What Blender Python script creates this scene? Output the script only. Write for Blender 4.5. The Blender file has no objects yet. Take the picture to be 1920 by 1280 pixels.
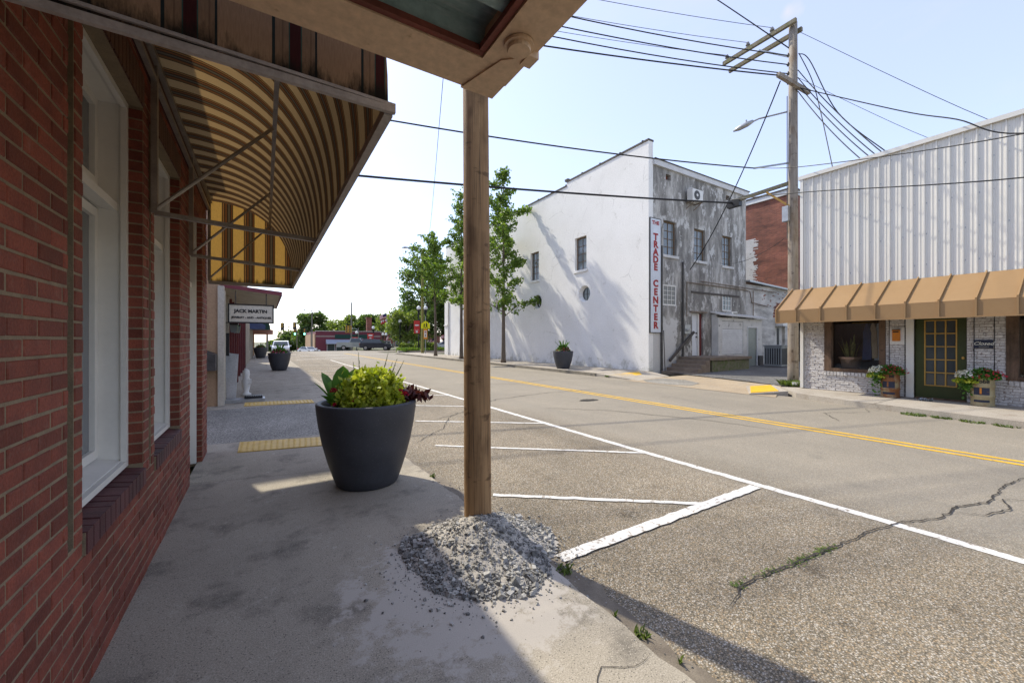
import bpy, math, random
import numpy as np
from mathutils import Vector, Matrix
random.seed(7); RNG = np.random.default_rng(11)
S = bpy.context.scene
C = S.collection
R = math.radians

# ------------------------------------------------------------------ camera, sky, sun, exposure
HC = 1.55                                   # eye height above the near pavement
YAW = math.atan(465 / 750.0)                # turned right, away from the street axis (+Y)
cd = bpy.data.cameras.new('camera'); cam = bpy.data.objects.new('camera', cd); C.objects.link(cam)
cd.sensor_width = 36; cd.lens = 36 * 750 / 1920.0
cd.shift_y = -3 / 1920.0; cd.clip_start = 0.05; cd.clip_end = 3000
cam.location = (0, 0, HC); cam.rotation_euler = (R(90), 0, -YAW)
S.camera = cam
SUNV = Vector((-0.29, 0.93, 1.05)).normalized()       # towards the sun
EL = math.asin(SUNV.z); AZ = math.atan2(SUNV.x, SUNV.y)
w = bpy.data.worlds.new('World'); S.world = w; w.use_nodes = True
nt = w.node_tree; nt.nodes.clear()
wo = nt.nodes.new('ShaderNodeOutputWorld'); bg = nt.nodes.new('ShaderNodeBackground')
sk = nt.nodes.new('ShaderNodeTexSky'); sk.sky_type = 'NISHITA'; sk.sun_disc = False
sk.sun_elevation = EL; sk.sun_rotation = AZ; sk.air_density = 1.0; sk.dust_density = .7; sk.ozone_density = 3.5
bg.inputs[1].default_value = 0.15
# thin summer haze cloud drifting in the sky, plus one small puff over the far roofs
tc = nt.nodes.new('ShaderNodeTexCoord'); mp = nt.nodes.new('ShaderNodeMapping'); mp.inputs['Scale'].default_value = (2.2, 2.2, 6.5)
nz = nt.nodes.new('ShaderNodeTexNoise'); nz.inputs['Scale'].default_value = 1.6; nz.inputs['Detail'].default_value = 9; nz.inputs['Roughness'].default_value = .6
cr = nt.nodes.new('ShaderNodeValToRGB'); cr.color_ramp.elements[0].position = .56; cr.color_ramp.elements[1].position = .92
cr.color_ramp.elements[0].color = (.48, .48, .48, 1); cr.color_ramp.elements[1].color = (.68, .68, .68, 1)
nt.links.new(tc.outputs['Generated'], mp.inputs[0]); nt.links.new(mp.outputs[0], nz.inputs[0]); nt.links.new(nz.outputs[0], cr.inputs[0])
PUFF = Vector((0.527 + .69 * .85, .85 - .69 * .527, .82)).normalized()
dp = nt.nodes.new('ShaderNodeVectorMath'); dp.operation = 'DISTANCE'; dp.inputs[1].default_value = PUFF
nt.links.new(tc.outputs['Generated'], dp.inputs[0])
n2 = nt.nodes.new('ShaderNodeTexNoise'); n2.inputs['Scale'].default_value = 16; n2.inputs['Detail'].default_value = 8
nt.links.new(tc.outputs['Generated'], n2.inputs[0])
mr = nt.nodes.new('ShaderNodeMapRange'); mr.inputs[1].default_value = .075; mr.inputs[2].default_value = .0; mr.inputs[3].default_value = 0; mr.inputs[4].default_value = 1
nt.links.new(dp.outputs['Value'], mr.inputs[0])
m3 = nt.nodes.new('ShaderNodeMath'); m3.operation = 'MULTIPLY_ADD'; m3.inputs[1].default_value = 1.5; m3.inputs[2].default_value = -.86
nt.links.new(n2.outputs[0], m3.inputs[0])
m4 = nt.nodes.new('ShaderNodeMath'); m4.operation = 'ADD'; m4.use_clamp = True
nt.links.new(mr.outputs[0], m4.inputs[0]); nt.links.new(m3.outputs[0], m4.inputs[1])
m5 = nt.nodes.new('ShaderNodeMath'); m5.operation = 'MULTIPLY'; m5.use_clamp = True
nt.links.new(m4.outputs[0], m5.inputs[0]); nt.links.new(mr.outputs[0], m5.inputs[1])
m6 = nt.nodes.new('ShaderNodeMath'); m6.operation = 'MAXIMUM'
nt.links.new(m5.outputs[0], m6.inputs[0]); nt.links.new(cr.outputs[0], m6.inputs[1])
mx = nt.nodes.new('ShaderNodeMix'); mx.data_type = 'RGBA'
mx.inputs['B'].default_value = (2.25, 2.25, 2.6, 1)
nt.links.new(m6.outputs[0], mx.inputs['Factor']); tn = nt.nodes.new('ShaderNodeMix'); tn.data_type = 'RGBA'; tn.blend_type = 'MULTIPLY'; tn.inputs['Factor'].default_value = 1; tn.inputs['B'].default_value = (1.04, .98, 1.0, 1)
nt.links.new(sk.outputs[0], tn.inputs['A']); nt.links.new(tn.outputs['Result'], mx.inputs['A'])
nt.links.new(mx.outputs['Result'], bg.inputs[0]); nt.links.new(bg.outputs[0], wo.inputs[0])
ld = bpy.data.lights.new('sun', 'SUN'); ld.energy = 2.2; ld.angle = R(1.0); ld.color = (1, .93, .78)
sun = bpy.data.objects.new('sun', ld); C.objects.link(sun); sun.location = (-10, 30, 30)
sun.rotation_euler = (-SUNV).to_track_quat('-Z', 'Y').to_euler()
S.view_settings.view_transform = 'Standard'; S.view_settings.look = 'None'
S.view_settings.exposure = 1.38; S.view_settings.gamma = 1; S.view_settings.use_curve_mapping = False

# ------------------------------------------------------------------ mesh helpers
OFF = {}
class MB:
    def __init__(s): s.v = []; s.f = []; s.m = []; s.mi = 0
    def quad(s, a, b, c, d):
        n = len(s.v); s.v += [tuple(a), tuple(b), tuple(c), tuple(d)]; s.f.append((n, n+1, n+2, n+3)); s.m.append(s.mi)
    def poly(s, pts):
        n = len(s.v); s.v += [tuple(p) for p in pts]; s.f.append(tuple(range(n, n+len(pts)))); s.m.append(s.mi)
    def hexa(s, P):                      # 8 points: bottom ring 0-3, top ring 4-7
        n = len(s.v); s.v += [tuple(p) for p in P]
        for f in ((3, 2, 1, 0), (4, 5, 6, 7), (0, 1, 5, 4), (1, 2, 6, 5), (2, 3, 7, 6), (3, 0, 4, 7)):
            s.f.append(tuple(n+i for i in f)); s.m.append(s.mi)
    def box(s, x0, x1, y0, y1, z0, z1):
        s.hexa([(x0, y0, z0), (x1, y0, z0), (x1, y1, z0), (x0, y1, z0), (x0, y0, z1), (x1, y0, z1), (x1, y1, z1), (x0, y1, z1)]); return s
    def fb(s, F, u0, u1, n0, n1, z0, z1):
        s.hexa([F(u, n, z) for z in (z0, z1) for u, n in ((u0, n1), (u1, n1), (u1, n0), (u0, n0))]); return s
    def bar(s, a, b, wd, hd=None):       # square bar between two points
        hd = hd or wd; a = Vector(a); b = Vector(b); d = (b-a).normalized()
        up = Vector((0, 0, 1)) if abs(d.z) < .95 else Vector((0, 1, 0))
        r = d.cross(up).normalized(); q = r.cross(d)
        P = []
        for p in (a, b):
            for i, j in ((-1, -1), (1, -1), (1, 1), (-1, 1)): P.append(p + r*i*wd/2 + q*j*hd/2)
        s.hexa(P); return s
    def tube(s, pts, r, n=8, cap=True):
        pts = [Vector(p) for p in pts]; k = len(pts); r = r if isinstance(r, (list, tuple)) else [r]*k
        base = len(s.v); pr = None
        for i, p in enumerate(pts):
            d = (pts[min(i+1, k-1)] - pts[max(i-1, 0)]).normalized()
            if pr is None:
                up = Vector((0, 0, 1)) if abs(d.z) < .9 else Vector((1, 0, 0)); pr = d.cross(up).normalized()
            else: pr = (pr - d*pr.dot(d)).normalized()
            q = d.cross(pr)
            for j in range(n):
                a = 2*math.pi*j/n; s.v.append(tuple(p + (pr*math.cos(a)+q*math.sin(a))*r[i]))
        for i in range(k-1):
            for j in range(n):
                a = base+i*n+j; b = base+i*n+(j+1) % n; s.f.append((a, b, b+n, a+n)); s.m.append(s.mi)
        if cap:
            s.f.append(tuple(base+j for j in range(n-1, -1, -1))); s.m.append(s.mi)
            s.f.append(tuple(base+(k-1)*n+j for j in range(n))); s.m.append(s.mi)
        return s
    def lathe(s, prof, c=(0, 0, 0), n=32):
        base = len(s.v)
        for r, z in prof:
            for j in range(n):
                a = 2*math.pi*j/n; s.v.append((c[0]+r*math.cos(a), c[1]+r*math.sin(a), c[2]+z))
        for i in range(len(prof)-1):
            for j in range(n):
                a = base+i*n+j; b = base+i*n+(j+1) % n; s.f.append((a, b, b+n, a+n)); s.m.append(s.mi)
        s.f.append(tuple(base+j for j in range(n-1, -1, -1))); s.m.append(s.mi)
        s.f.append(tuple(base+(len(prof)-1)*n+j for j in range(n))); s.m.append(s.mi)
        return s
    def prism(s, pts, off):              # outline extruded by a vector
        off = Vector(off); A = [Vector(p) for p in pts]; B = [p+off for p in A]; n = len(A)
        s.poly(A[::-1]); s.poly(B)
        for i in range(n): s.quad(A[i], A[(i+1) % n], B[(i+1) % n], B[i])
        return s
    def wall(s, F, u0, u1, z0, z1, holes, t):
        us = sorted({u0, u1, *[min(max(h[i], u0), u1) for h in holes for i in (0, 1)]}); zs = sorted({z0, z1, *[min(max(h[i], z0), z1) for h in holes for i in (2, 3)]})
        def solid(i, j):
            if i < 0 or j < 0 or i >= len(us)-1 or j >= len(zs)-1: return False
            a = (us[i]+us[i+1])/2; b = (zs[j]+zs[j+1])/2
            return not any(h[0] < a < h[1] and h[2] < b < h[3] for h in holes)
        for i in range(len(us)-1):
            for j in range(len(zs)-1):
                if not solid(i, j): continue
                a, b, c, d = us[i], us[i+1], zs[j], zs[j+1]
                s.quad(F(a, 0, c), F(b, 0, c), F(b, 0, d), F(a, 0, d)); s.quad(F(b, -t, c), F(a, -t, c), F(a, -t, d), F(b, -t, d))
                if not solid(i-1, j): s.quad(F(a, -t, c), F(a, 0, c), F(a, 0, d), F(a, -t, d))
                if not solid(i+1, j): s.quad(F(b, 0, c), F(b, -t, c), F(b, -t, d), F(b, 0, d))
                if not solid(i, j-1): s.quad(F(a, -t, c), F(b, -t, c), F(b, 0, c), F(a, 0, c))
                if not solid(i, j+1): s.quad(F(a, 0, d), F(b, 0, d), F(b, -t, d), F(a, -t, d))
        return s
    def leaves(s, pts, size, nrm=None, jit=.5, aspect=1.6, up=.0):   # leaf-shaped faces at points (numpy)
        pts = np.asarray(pts, float); n = len(pts)
        a = RNG.normal(size=(n, 3)); a[:, 2] += up; a /= np.linalg.norm(a, axis=1)[:, None]
        b = RNG.normal(size=(n, 3)); b -= a*(a*b).sum(1)[:, None]; b /= np.linalg.norm(b, axis=1)[:, None]
        sz = size*(1-jit/2+jit*RNG.random(n))[:, None]
        l = a*sz*aspect*.5; k = b*sz*.5
        q = np.stack([pts-l, pts-l*.1+k, pts+l, pts-l*.1-k], 1).reshape(-1, 3)
        m = len(s.v); s.v += [tuple(x) for x in q]
        s.f += [(m+4*i, m+4*i+1, m+4*i+2, m+4*i+3) for i in range(n)]; s.m += [s.mi]*n
        return s
    def build(s, name, mat, parent=None, smooth=False, local=False, **tags):
        me = bpy.data.meshes.new(name); o = None
        off = (0, 0, 0)
        if parent is not None: off = OFF[parent.name]
        if not local and parent is not None and any(off):
            vs = [(x-off[0], y-off[1], z-off[2]) for x, y, z in s.v]
        else: vs = s.v
        me.from_pydata(vs, [], s.f)
        for mt in (mat if isinstance(mat, (list, tuple)) else [mat]): me.materials.append(mt)
        if any(s.m): me.polygons.foreach_set('material_index', s.m)
        if smooth: me.polygons.foreach_set('use_smooth', [True]*len(me.polygons))
        me.update()
        o = bpy.data.objects.new(name, me); C.objects.link(o); o.parent = parent; OFF[o.name] = off
        tag(o, **tags); return o
def tag(o, label=None, cat=None, group=None, kind=None):
    if label: o['label'] = label
    if cat: o['category'] = cat
    if group: o['group'] = group
    if kind: o['kind'] = kind
    return o
def thing(name, loc, label, cat, group=None):
    o = bpy.data.objects.new(name, None); C.objects.link(o); o.location = loc; o.empty_display_size = .2
    OFF[o.name] = tuple(loc); return tag(o, label, cat, group)
def copy_tree(o, loc=None, parent=None, rz=None, label=None):
    c = o.copy(); C.objects.link(c); c.parent = parent; OFF[c.name] = tuple(loc) if loc else OFF[o.name]
    if loc: c.location = loc
    if rz is not None: c.rotation_euler.z = rz
    if label: c['label'] = label
    for k in list(o.children): copy_tree(k, None, c)
    return c
def frame(O, U, N):
    O = Vector(O); U = Vector(U); N = Vector(N)
    return lambda u, n, z: O + U*u + N*n + Vector((0, 0, z))
def text(body, F, u, n, z, size, mat, parent, name='lettering', wide=1.0, bold=.0, align='CENTER', flip=1, shear=0, vertical=False):
    cu = bpy.data.curves.new('t', 'FONT'); cu.body = body; cu.size = size; cu.align_x = align; cu.align_y = 'CENTER'
    cu.extrude = .004; cu.offset = bold; cu.shear = shear; cu.resolution_u = 3; cu.space_line = .86
    o = bpy.data.objects.new('t', cu); C.objects.link(o); dg = bpy.context.evaluated_depsgraph_get()
    me = bpy.data.meshes.new_from_object(o.evaluated_get(dg)); bpy.data.objects.remove(o)
    off = Vector(OFF[parent.name]) if parent else Vector((0, 0, 0))
    for v in me.vertices: v.co = F(u + v.co.x*wide*flip, n + v.co.z, z + v.co.y) - off
    me.name = name; me.materials.clear(); me.materials.append(mat)
    ob = bpy.data.objects.new(name, me); C.objects.link(ob); ob.parent = parent; OFF[ob.name] = tuple(off); return ob

# ------------------------------------------------------------------ materials
def newmat(name):
    m = bpy.data.materials.new(name); m.use_nodes = True; n = m.node_tree.nodes; n.clear()
    out = n.new('ShaderNodeOutputMaterial'); b = n.new('ShaderNodeBsdfPrincipled'); m.node_tree.links.new(b.outputs[0], out.inputs[0])
    return m, n, m.node_tree.links, b, out
def c4(c): return (c[0], c[1], c[2], 1)
def mixc(n, l, fac, A, B, mode='MIX'):
    x = n.new('ShaderNodeMix'); x.data_type = 'RGBA'; x.blend_type = mode
    for k, v in (('Factor', fac), ('A', A), ('B', B)):
        if isinstance(v, (int, float)): x.inputs[k].default_value = v
        elif isinstance(v, tuple): x.inputs[k].default_value = c4(v)
        else: l.new(v, x.inputs[k])
    return x.outputs['Result']
def math1(n, l, op, a, b=None, clamp=False):
    x = n.new('ShaderNodeMath'); x.operation = op; x.use_clamp = clamp
    for i, v in enumerate((a, b)):
        if v is None: continue
        if isinstance(v, (int, float)): x.inputs[i].default_value = v
        else: l.new(v, x.inputs[i])
    return x.outputs[0]
def ramp(n, l, fac, stops, const=False):
    x = n.new('ShaderNodeValToRGB'); e = x.color_ramp.elements
    if const: x.color_ramp.interpolation = 'CONSTANT'
    while len(e) < len(stops): e.new(.5)
    for i, (p, c) in enumerate(stops):
        e[i].position = p; e[i].color = c4(c) if not isinstance(c, (int, float)) else (c, c, c, 1)
    l.new(fac, x.inputs[0]); return x.outputs[0]
def pos(n, l, stretch=(1, 1, 1)):
    g = n.new('ShaderNodeNewGeometry'); m = n.new('ShaderNodeMapping'); m.inputs['Scale'].default_value = stretch
    l.new(g.outputs['Position'], m.inputs[0]); return m.outputs[0]
def noise(n, l, vec, sc, det=6, rough=.55):
    x = n.new('ShaderNodeTexNoise'); x.inputs['Scale'].default_value = sc; x.inputs['Detail'].default_value = det; x.inputs['Roughness'].default_value = rough
    l.new(vec, x.inputs[0]); return x.outputs[0]
def bump(n, l, b, h, st, dist=.01):
    x = n.new('ShaderNodeBump'); x.inputs['Strength'].default_value = st; x.inputs['Distance'].default_value = dist
    l.new(h, x.inputs['Height']); l.new(x.outputs[0], b.inputs['Normal'])
MATS = {}
def pm(name, c1, c2=None, sc=3., rough=.8, bp=.25, bsc=60., metal=0., spec=.3, st=(1, 1, 1), c3=None, sc3=2., t3=.6, w3=.06, st3=None, isl=0., c4_=None, sc4=1., t4=.6, w4=.05, st4=None, coat=0, fa=.17):
    m, n, l, b, out = newmat(name); P = pos(n, l, st)
    c2 = c2 or tuple(x*.78 for x in c1)
    f = ramp(n, l, noise(n, l, P, sc), [(.33, 0.), (.67, 1.)])
    col = mixc(n, l, f, c1, c2)
    for (cc, ss, tt, ww, sst) in ((c3, sc3, t3, w3, st3), (c4_, sc4, t4, w4, st4)):
        if cc:
            q = noise(n, l, pos(n, l, sst or st), ss, 9, .62); col = mixc(n, l, ramp(n, l, q, [(tt-ww, 0.), (tt+ww, 1.)]), col, cc)
    fine = noise(n, l, pos(n, l), bsc, 4, .6)
    col = mixc(n, l, 1., col, ramp(n, l, fine, [(.25, 1-fa*1.15), (.75, 1+fa*.85)]), 'MULTIPLY')
    if isl:
        g = n.new('ShaderNodeNewGeometry'); oi = n.new('ShaderNodeObjectInfo')
        r = math1(n, l, 'FRACT', math1(n, l, 'ADD', g.outputs['Random Per Island'], oi.outputs['Random']))
        col = mixc(n, l, 1., col, ramp(n, l, r, [(0, 1-isl), (1, 1+isl*.6)]), 'MULTIPLY')
    l.new(col, b.inputs['Base Color']); b.inputs['Roughness'].default_value = rough; b.inputs['Metallic'].default_value = metal
    b.inputs['Specular IOR Level'].default_value = spec
    if coat: b.inputs['Coat Weight'].default_value = coat; b.inputs['Coat Roughness'].default_value = .08
    if bp: bump(n, l, b, fine, bp, .006)
    MATS[name] = m; return m
def leafmat(name, c1, c2, trans=.35, var=.35):
    m, n, l, b, out = newmat(name); g = n.new('ShaderNodeNewGeometry')
    col = ramp(n, l, g.outputs['Random Per Island'], [(0, tuple(x*(1-var) for x in c1)), (.5, c1), (1, c2)])
    l.new(col, b.inputs['Base Color']); b.inputs['Roughness'].default_value = .5; b.inputs['Specular IOR Level'].default_value = .35
    t = n.new('ShaderNodeBsdfTranslucent'); l.new(mixc(n, l, 1., col, (1.2, 1.25, .6), 'MULTIPLY'), t.inputs[0])
    s = n.new('ShaderNodeMixShader'); s.inputs[0].default_value = trans
    l.new(b.outputs[0], s.inputs[1]); l.new(t.outputs[0], s.inputs[2]); l.new(s.outputs[0], out.inputs[0]); return m
def glassmat(name, c=(.02, .025, .03), rough=.03, clear=0.):
    m, n, l, b, out = newmat(name); b.inputs['Base Color'].default_value = c4(c); b.inputs['Roughness'].default_value = rough; b.inputs['Specular IOR Level'].default_value = .6
    if clear:
        t = n.new('ShaderNodeBsdfTransparent'); t.inputs[0].default_value = (.9, .92, .92, 1)
        gl = n.new('ShaderNodeBsdfGlossy'); gl.inputs['Roughness'].default_value = .01
        fr = n.new('ShaderNodeFresnel'); fr.inputs[0].default_value = 1.5
        s = n.new('ShaderNodeMixShader'); l.new(math1(n, l, 'MULTIPLY', fr.outputs[0], 1.6, True), s.inputs[0]); l.new(t.outputs[0], s.inputs[1]); l.new(gl.outputs[0], s.inputs[2]); l.new(s.outputs[0], out.inputs[0])
    return m
def aggregate(name, stops, psc=75., big=None, gap=.25, rough=.85, tint=None):
    m, n, l, b, out = newmat(name); P = pos(n, l)
    v = n.new('ShaderNodeTexVoronoi'); v.inputs['Scale'].default_value = psc; l.new(P, v.inputs[0])
    sep = n.new('ShaderNodeSeparateColor'); l.new(v.outputs['Color'], sep.inputs[0])
    col = ramp(n, l, sep.outputs[0], stops)
    d = ramp(n, l, v.outputs['Distance'], [(.25, 1.), (.62, gap)])
    col = mixc(n, l, 1., col, d, 'MULTIPLY')
    a = noise(n, l, P, .55, 7, .6); col = mixc(n, l, 1., col, ramp(n, l, a, [(.3, .74), (.7, 1.16)]), 'MULTIPLY')
    oil = noise(n, l, P, 2.6, 7, .6); col = mixc(n, l, 1., col, ramp(n, l, oil, [(.60, 1.), (.74, .62)]), 'MULTIPLY')
    a2 = noise(n, l, pos(n, l, (1.4, .12, 1)), 1.0, 5, .6); col = mixc(n, l, 1., col, ramp(n, l, a2, [(.35, .86), (.65, 1.08)]), 'MULTIPLY')
    if tint:                                # tyre-polished greyer travel lane, a broad band along the street
        g = n.new('ShaderNodeSeparateXYZ'); l.new(P, g.inputs[0])
        wob = math1(n, l, 'ADD', g.outputs[0], math1(n, l, 'MULTIPLY', a, .8))
        k = ramp(n, l, math1(n, l, 'MULTIPLY', wob, 1/14.), [(.32, 0.), (.40, 1.)])
        col = mixc(n, l, math1(n, l, 'MULTIPLY', k, .55), col, tint)
    l.new(col, b.inputs['Base Color']); b.inputs['Roughness'].default_value = rough; b.inputs['Specular IOR Level'].default_value = .25
    bump(n, l, b, v.outputs['Distance'], -.5, .008); return m
M_road = aggregate('asphalt', [(0, (.15, .13, .095)), (.25, (.25, .21, .155)), (.5, (.345, .29, .205)), (.7, (.41, .30, .18)), (.82, (.44, .39, .31)), (1, (.60, .55, .47))], 122., gap=.44, tint=(.275, .25, .205))
M_alley = aggregate('alley_concrete', [(0, (.22, .205, .175)), (.5, (.36, .335, .29)), (1, (.55, .52, .46))], 60., gap=.5)
M_lot = aggregate('lot_asphalt', [(0, (.10, .1, .1)), (.5, (.18, .175, .17)), (1, (.33, .32, .3))], 70., gap=.5)

def concrete(name, c1, c2, dust=None, pits=True, stain=(.075, .068, .06)):
    m, n, l, b, out = newmat(name); P = pos(n, l)
    col = mixc(n, l, ramp(n, l, noise(n, l, P, 1.1, 8, .62), [(.3, 0.), (.7, 1.)]), c1, c2)
    st = noise(n, l, P, 2.3, 9, .65); col = mixc(n, l, ramp(n, l, st, [(.52, 0.), (.68, .6)]), col, stain)
    fine = noise(n, l, P, 140, 3, .6); col = mixc(n, l, 1., col, ramp(n, l, fine, [(.3, .62), (.7, 1.28)]), 'MULTIPLY')
    fl = math1(n, l, 'MULTIPLY', ramp(n, l, noise(n, l, P, 15, 10, .75), [(.55, 0.), (.62, .75)]), ramp(n, l, noise(n, l, P, 1.7, 5, .6), [(.48, 0.), (.62, 1.)])); col = mixc(n, l, fl, col, (.47, .43, .36))
    v = n.new('ShaderNodeTexVoronoi'); v.inputs['Scale'].default_value = 55; l.new(P, v.inputs[0])
    col = mixc(n, l, ramp(n, l, v.outputs['Distance'], [(.14, .8), (.22, 0.)]), col, (.09, .08, .065))
    v2 = n.new('ShaderNodeTexVoronoi'); v2.inputs['Scale'].default_value = 70; l.new(P, v2.inputs[0])
    col = mixc(n, l, ramp(n, l, v2.outputs['Distance'], [(.15, .6), (.23, 0.)]), col, (.52, .47, .40))
    if dust:                                # pale stone dust lying round the gravel heap
        dv = n.new('ShaderNodeVectorMath'); dv.operation = 'DISTANCE'; dv.inputs[1].default_value = dust; l.new(P, dv.inputs[0])
        q = math1(n, l, 'SUBTRACT', ramp(n, l, dv.outputs['Value'], [(.35, 1.), (1.0, .0)]), 0.0)
        t = math1(n, l, 'ADD', noise(n, l, P, 5.5, 9, .7), math1(n, l, 'MULTIPLY', q, .30))
        col = mixc(n, l, math1(n, l, 'MULTIPLY', ramp(n, l, t, [(.60, 0.), (.69, .85)]), ramp(n, l, dv.outputs['Value'], [(.8, 1.), (1., .0)])), col, (.45, .41, .36))
    l.new(col, b.inputs['Base Color']); b.inputs['Roughness'].default_value = .9; b.inputs['Specular IOR Level'].default_value = .2
    bump(n, l, b, fine, .35, .004); return m
M_walk = concrete('pavement_concrete', (.395, .35, .28), (.295, .262, .21), dust=(1.15, 2.35, 0))
M_walk2 = concrete('far_pavement_concrete', (.42, .38, .32), (.34, .30, .25), stain=(.22, .17, .12))
M_apron = concrete('apron_concrete', (.40, .32, .22), (.32, .25, .17), stain=(.25, .24, .22))
M_kerb = concrete('kerb_concrete', (.28, .25, .20), (.2, .18, .14))
M_earth = pm('earth', (.13, .12, .07), (.09, .11, .045), 2., bsc=12)
M_white = pm('white_line_paint', (.72, .70, .66), (.62, .60, .56), 5, bsc=90, c3=(.25, .21, .165), sc3=22, t3=.60, w3=.05)
M_yellow = pm('yellow_line_paint', (.70, .42, .03), (.6, .35, .03), 5, bsc=90, c3=(.25, .19, .1), sc3=20, t3=.61, w3=.05)
M_crack = pm('crack_filler', (.055, .047, .04), (.03, .027, .023), 20)
M_dirt = pm('gutter_dirt', (.22, .185, .14), (.14, .115, .088), 8, bsc=120, bp=.8)

# ------------------------------------------------------------------ ground, road, pavements
def zt(y): return 0 if y < 62 else -(y-62)*.045 if y < 130 else -3.06
g = MB()
xs = [-400, -60, -20, -8, 0, 8, 20, 60, 400]; ys = [-60, 0, 30, 62, 80, 105, 130, 220, 900]
for i in range(len(xs)-1):
    for j in range(len(ys)-1):
        g.quad(*[(x, y, zt(y)-.09) for x, y in ((xs[i], ys[j]), (xs[i+1], ys[j]), (xs[i+1], ys[j+1]), (xs[i], ys[j+1]))])
g.build('ground', M_earth, kind='structure')
ZR = -.03
rd = MB()
ry = [-14, 0, 30, 60, 62, 80, 105, 130]
for j in range(len(ry)-1):
    x1 = 12.45
    rd.quad((1.3, ry[j], zt(ry[j])+ZR), (x1, ry[j], zt(ry[j])+ZR), (x1, ry[j+1], zt(ry[j+1])+ZR), (1.3, ry[j+1], zt(ry[j+1])+ZR))
rd.quad((-40, 52, ZR-.002), (1.3, 52, ZR-.002), (1.3, 62, ZR-.002), (-40, 62, ZR-.002))
rd.quad((12.45, 45.5, ZR-.002), (50, 45.5, ZR-.002), (50, 49.5, ZR-.002), (12.45, 49.5, ZR-.002))
rd.quad((12.45, 53.5, ZR-.002), (60, 53.5, ZR-.002), (60, 62, ZR-.002), (12.45, 62, ZR-.002))
road = rd.build('road', M_road, kind='structure'); OFF['road'] = (0, 0, 0)
def strip(name, pts, wd, mat, z, parent, jit=.0, step=.25, taper=False):
    m = MB(); P = []
    for a, b in zip(pts[:-1], pts[1:]):
        a = Vector(a).to_2d(); b = Vector(b).to_2d(); k = max(1, int((b-a).length/step))
        P += [a.lerp(b, i/k) for i in range(k)]
    P.append(Vector(pts[-1]).to_2d()); L = []; n = len(P)
    for i, p in enumerate(P):
        d = (P[min(i+1, n-1)]-P[max(i-1, 0)]).normalized(); q = Vector((-d.y, d.x))
        sm_ = .6*(sm_ if i else .8)+.4*random.uniform(.3, 1.5); ww = wd*(1 if not taper else sm_*min(1, (n-1-i)/8, i/5))
        p = p + q*random.uniform(-1, 1)*jit; e = 0 if taper else .5
        L.append((p+q*(ww/2+random.uniform(-1, 1)*jit*e), p-q*(ww/2+random.uniform(-1, 1)*jit*e)))
    for (a, b), (c, d) in zip(L[:-1], L[1:]): m.quad((a.x, a.y, z), (b.x, b.y, z), (d.x, d.y, z), (c.x, c.y, z))
    return m.build(name, mat, parent)
zl = ZR+.004
strip('lane_edge_line', [(4.62, -9), (4.6, 1.15), (4.55, 3.6), (4.5, 10), (4.45, 20), (4.42, 34)], .105, M_white, zl, road, .007, .1)
strip('centre_line', [(8.1, -9), (8.13, 1), (8.1, 7), (8.05, 15), (7.95, 28), (7.9, 50)], .095, M_yellow, zl, road, .004)
strip('centre_line', [(8.32, -9), (8.35, 1), (8.32, 7), (8.27, 15), (8.17, 28), (8.12, 50)], .095, M_yellow, zl, road, .004)
for q_, (a, b, wd) in enumerate([((1.76, 2.27), (4.48, 2.27), .11), ((1.98, 3.56), (3.6, 2.30), .06), ((2.17, 5.68), (4.57, 3.72), .06), ((2.5, 7.6), (4.5, 6.1), .07), ((2.6, 9.8), (4.48, 8.3), .07), ((2.5, 12.0), (4.48, 10.6), .07), ((1.9, 14.6), (4.46, 13.2), .07), ((1.9, 17.7), (4.46, 16.4), .08), ((1.9, 22.6), (4.46, 21.4), .08), ((1.9, 27.8), (4.46, 26.8), .08), ((3.0, 44), (12, 46), .25), ((2.2, 36), (8, 38.4), .2)]):
    strip('parking_stall_line', [a, b], wd, M_white, zl+.0035+(.003 if q_ == 0 else 0), road, .008, .08)
strip('crack', [(2.28, 1.33), (2.66, 1.41), (3.03, 1.36), (3.66, 1.30), (4.22, 1.25), (4.66, 1.17), (5.05, 1.02), (5.58, .99), (5.98, .86), (6.8, .87), (7.4, .80), (8.0, .2)], .014, M_crack, zl+.006, road, .014, .05, True)
strip('crack', [(5.3, 1.0), (5.5, .82), (5.9, .72), (6.2, .80), (6.45, .6)], .014, M_crack, zl+.008, road, .013, .05, True)
strip('crack', [(2.65, 7.4), (3.4, 7.8), (5.2, 9.2), (7.2, 9.6), (9.6, 9.4)], .02, M_crack, zl+.006, road, .03, .1, True)
strip('crack', [(1.9, 5.9), (2.7, 6.7), (3.5, 8.1)], .014, M_crack, zl+.007, road, .02, .08, True)
strip('crack', [(5.4, 7.6), (6.6, 6.4), (7.4, 4.6), (7.7, 3.2)], .02, M_crack, zl+.006, road, .03, .12, True)
strip('crack', [(5.2, 13.4), (7.6, 12.2), (9.4, 12.7), (12, 12.1)], .02, M_crack, zl+.006, road, .04, .12, True)
strip('crack', [(9.4, 3.2), (10.3, 3.8), (11.2, 3.3), (11.9, 3.6)], .015, M_crack, zl+.006, road, .025, .08, True)
m = MB()                                   # sunken patch with a broken rim
for k in range(3):
    m.poly([(7.2+(.28-.06*k)*math.cos(a)*random.uniform(.7, 1.3), 7.85+(.16-.03*k)*math.sin(a)*random.uniform(.7, 1.3), zl+.003+.003*k) for a in [i*.42 for i in range(15)]])
m.build('pothole_patch', M_crack, road)

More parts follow.
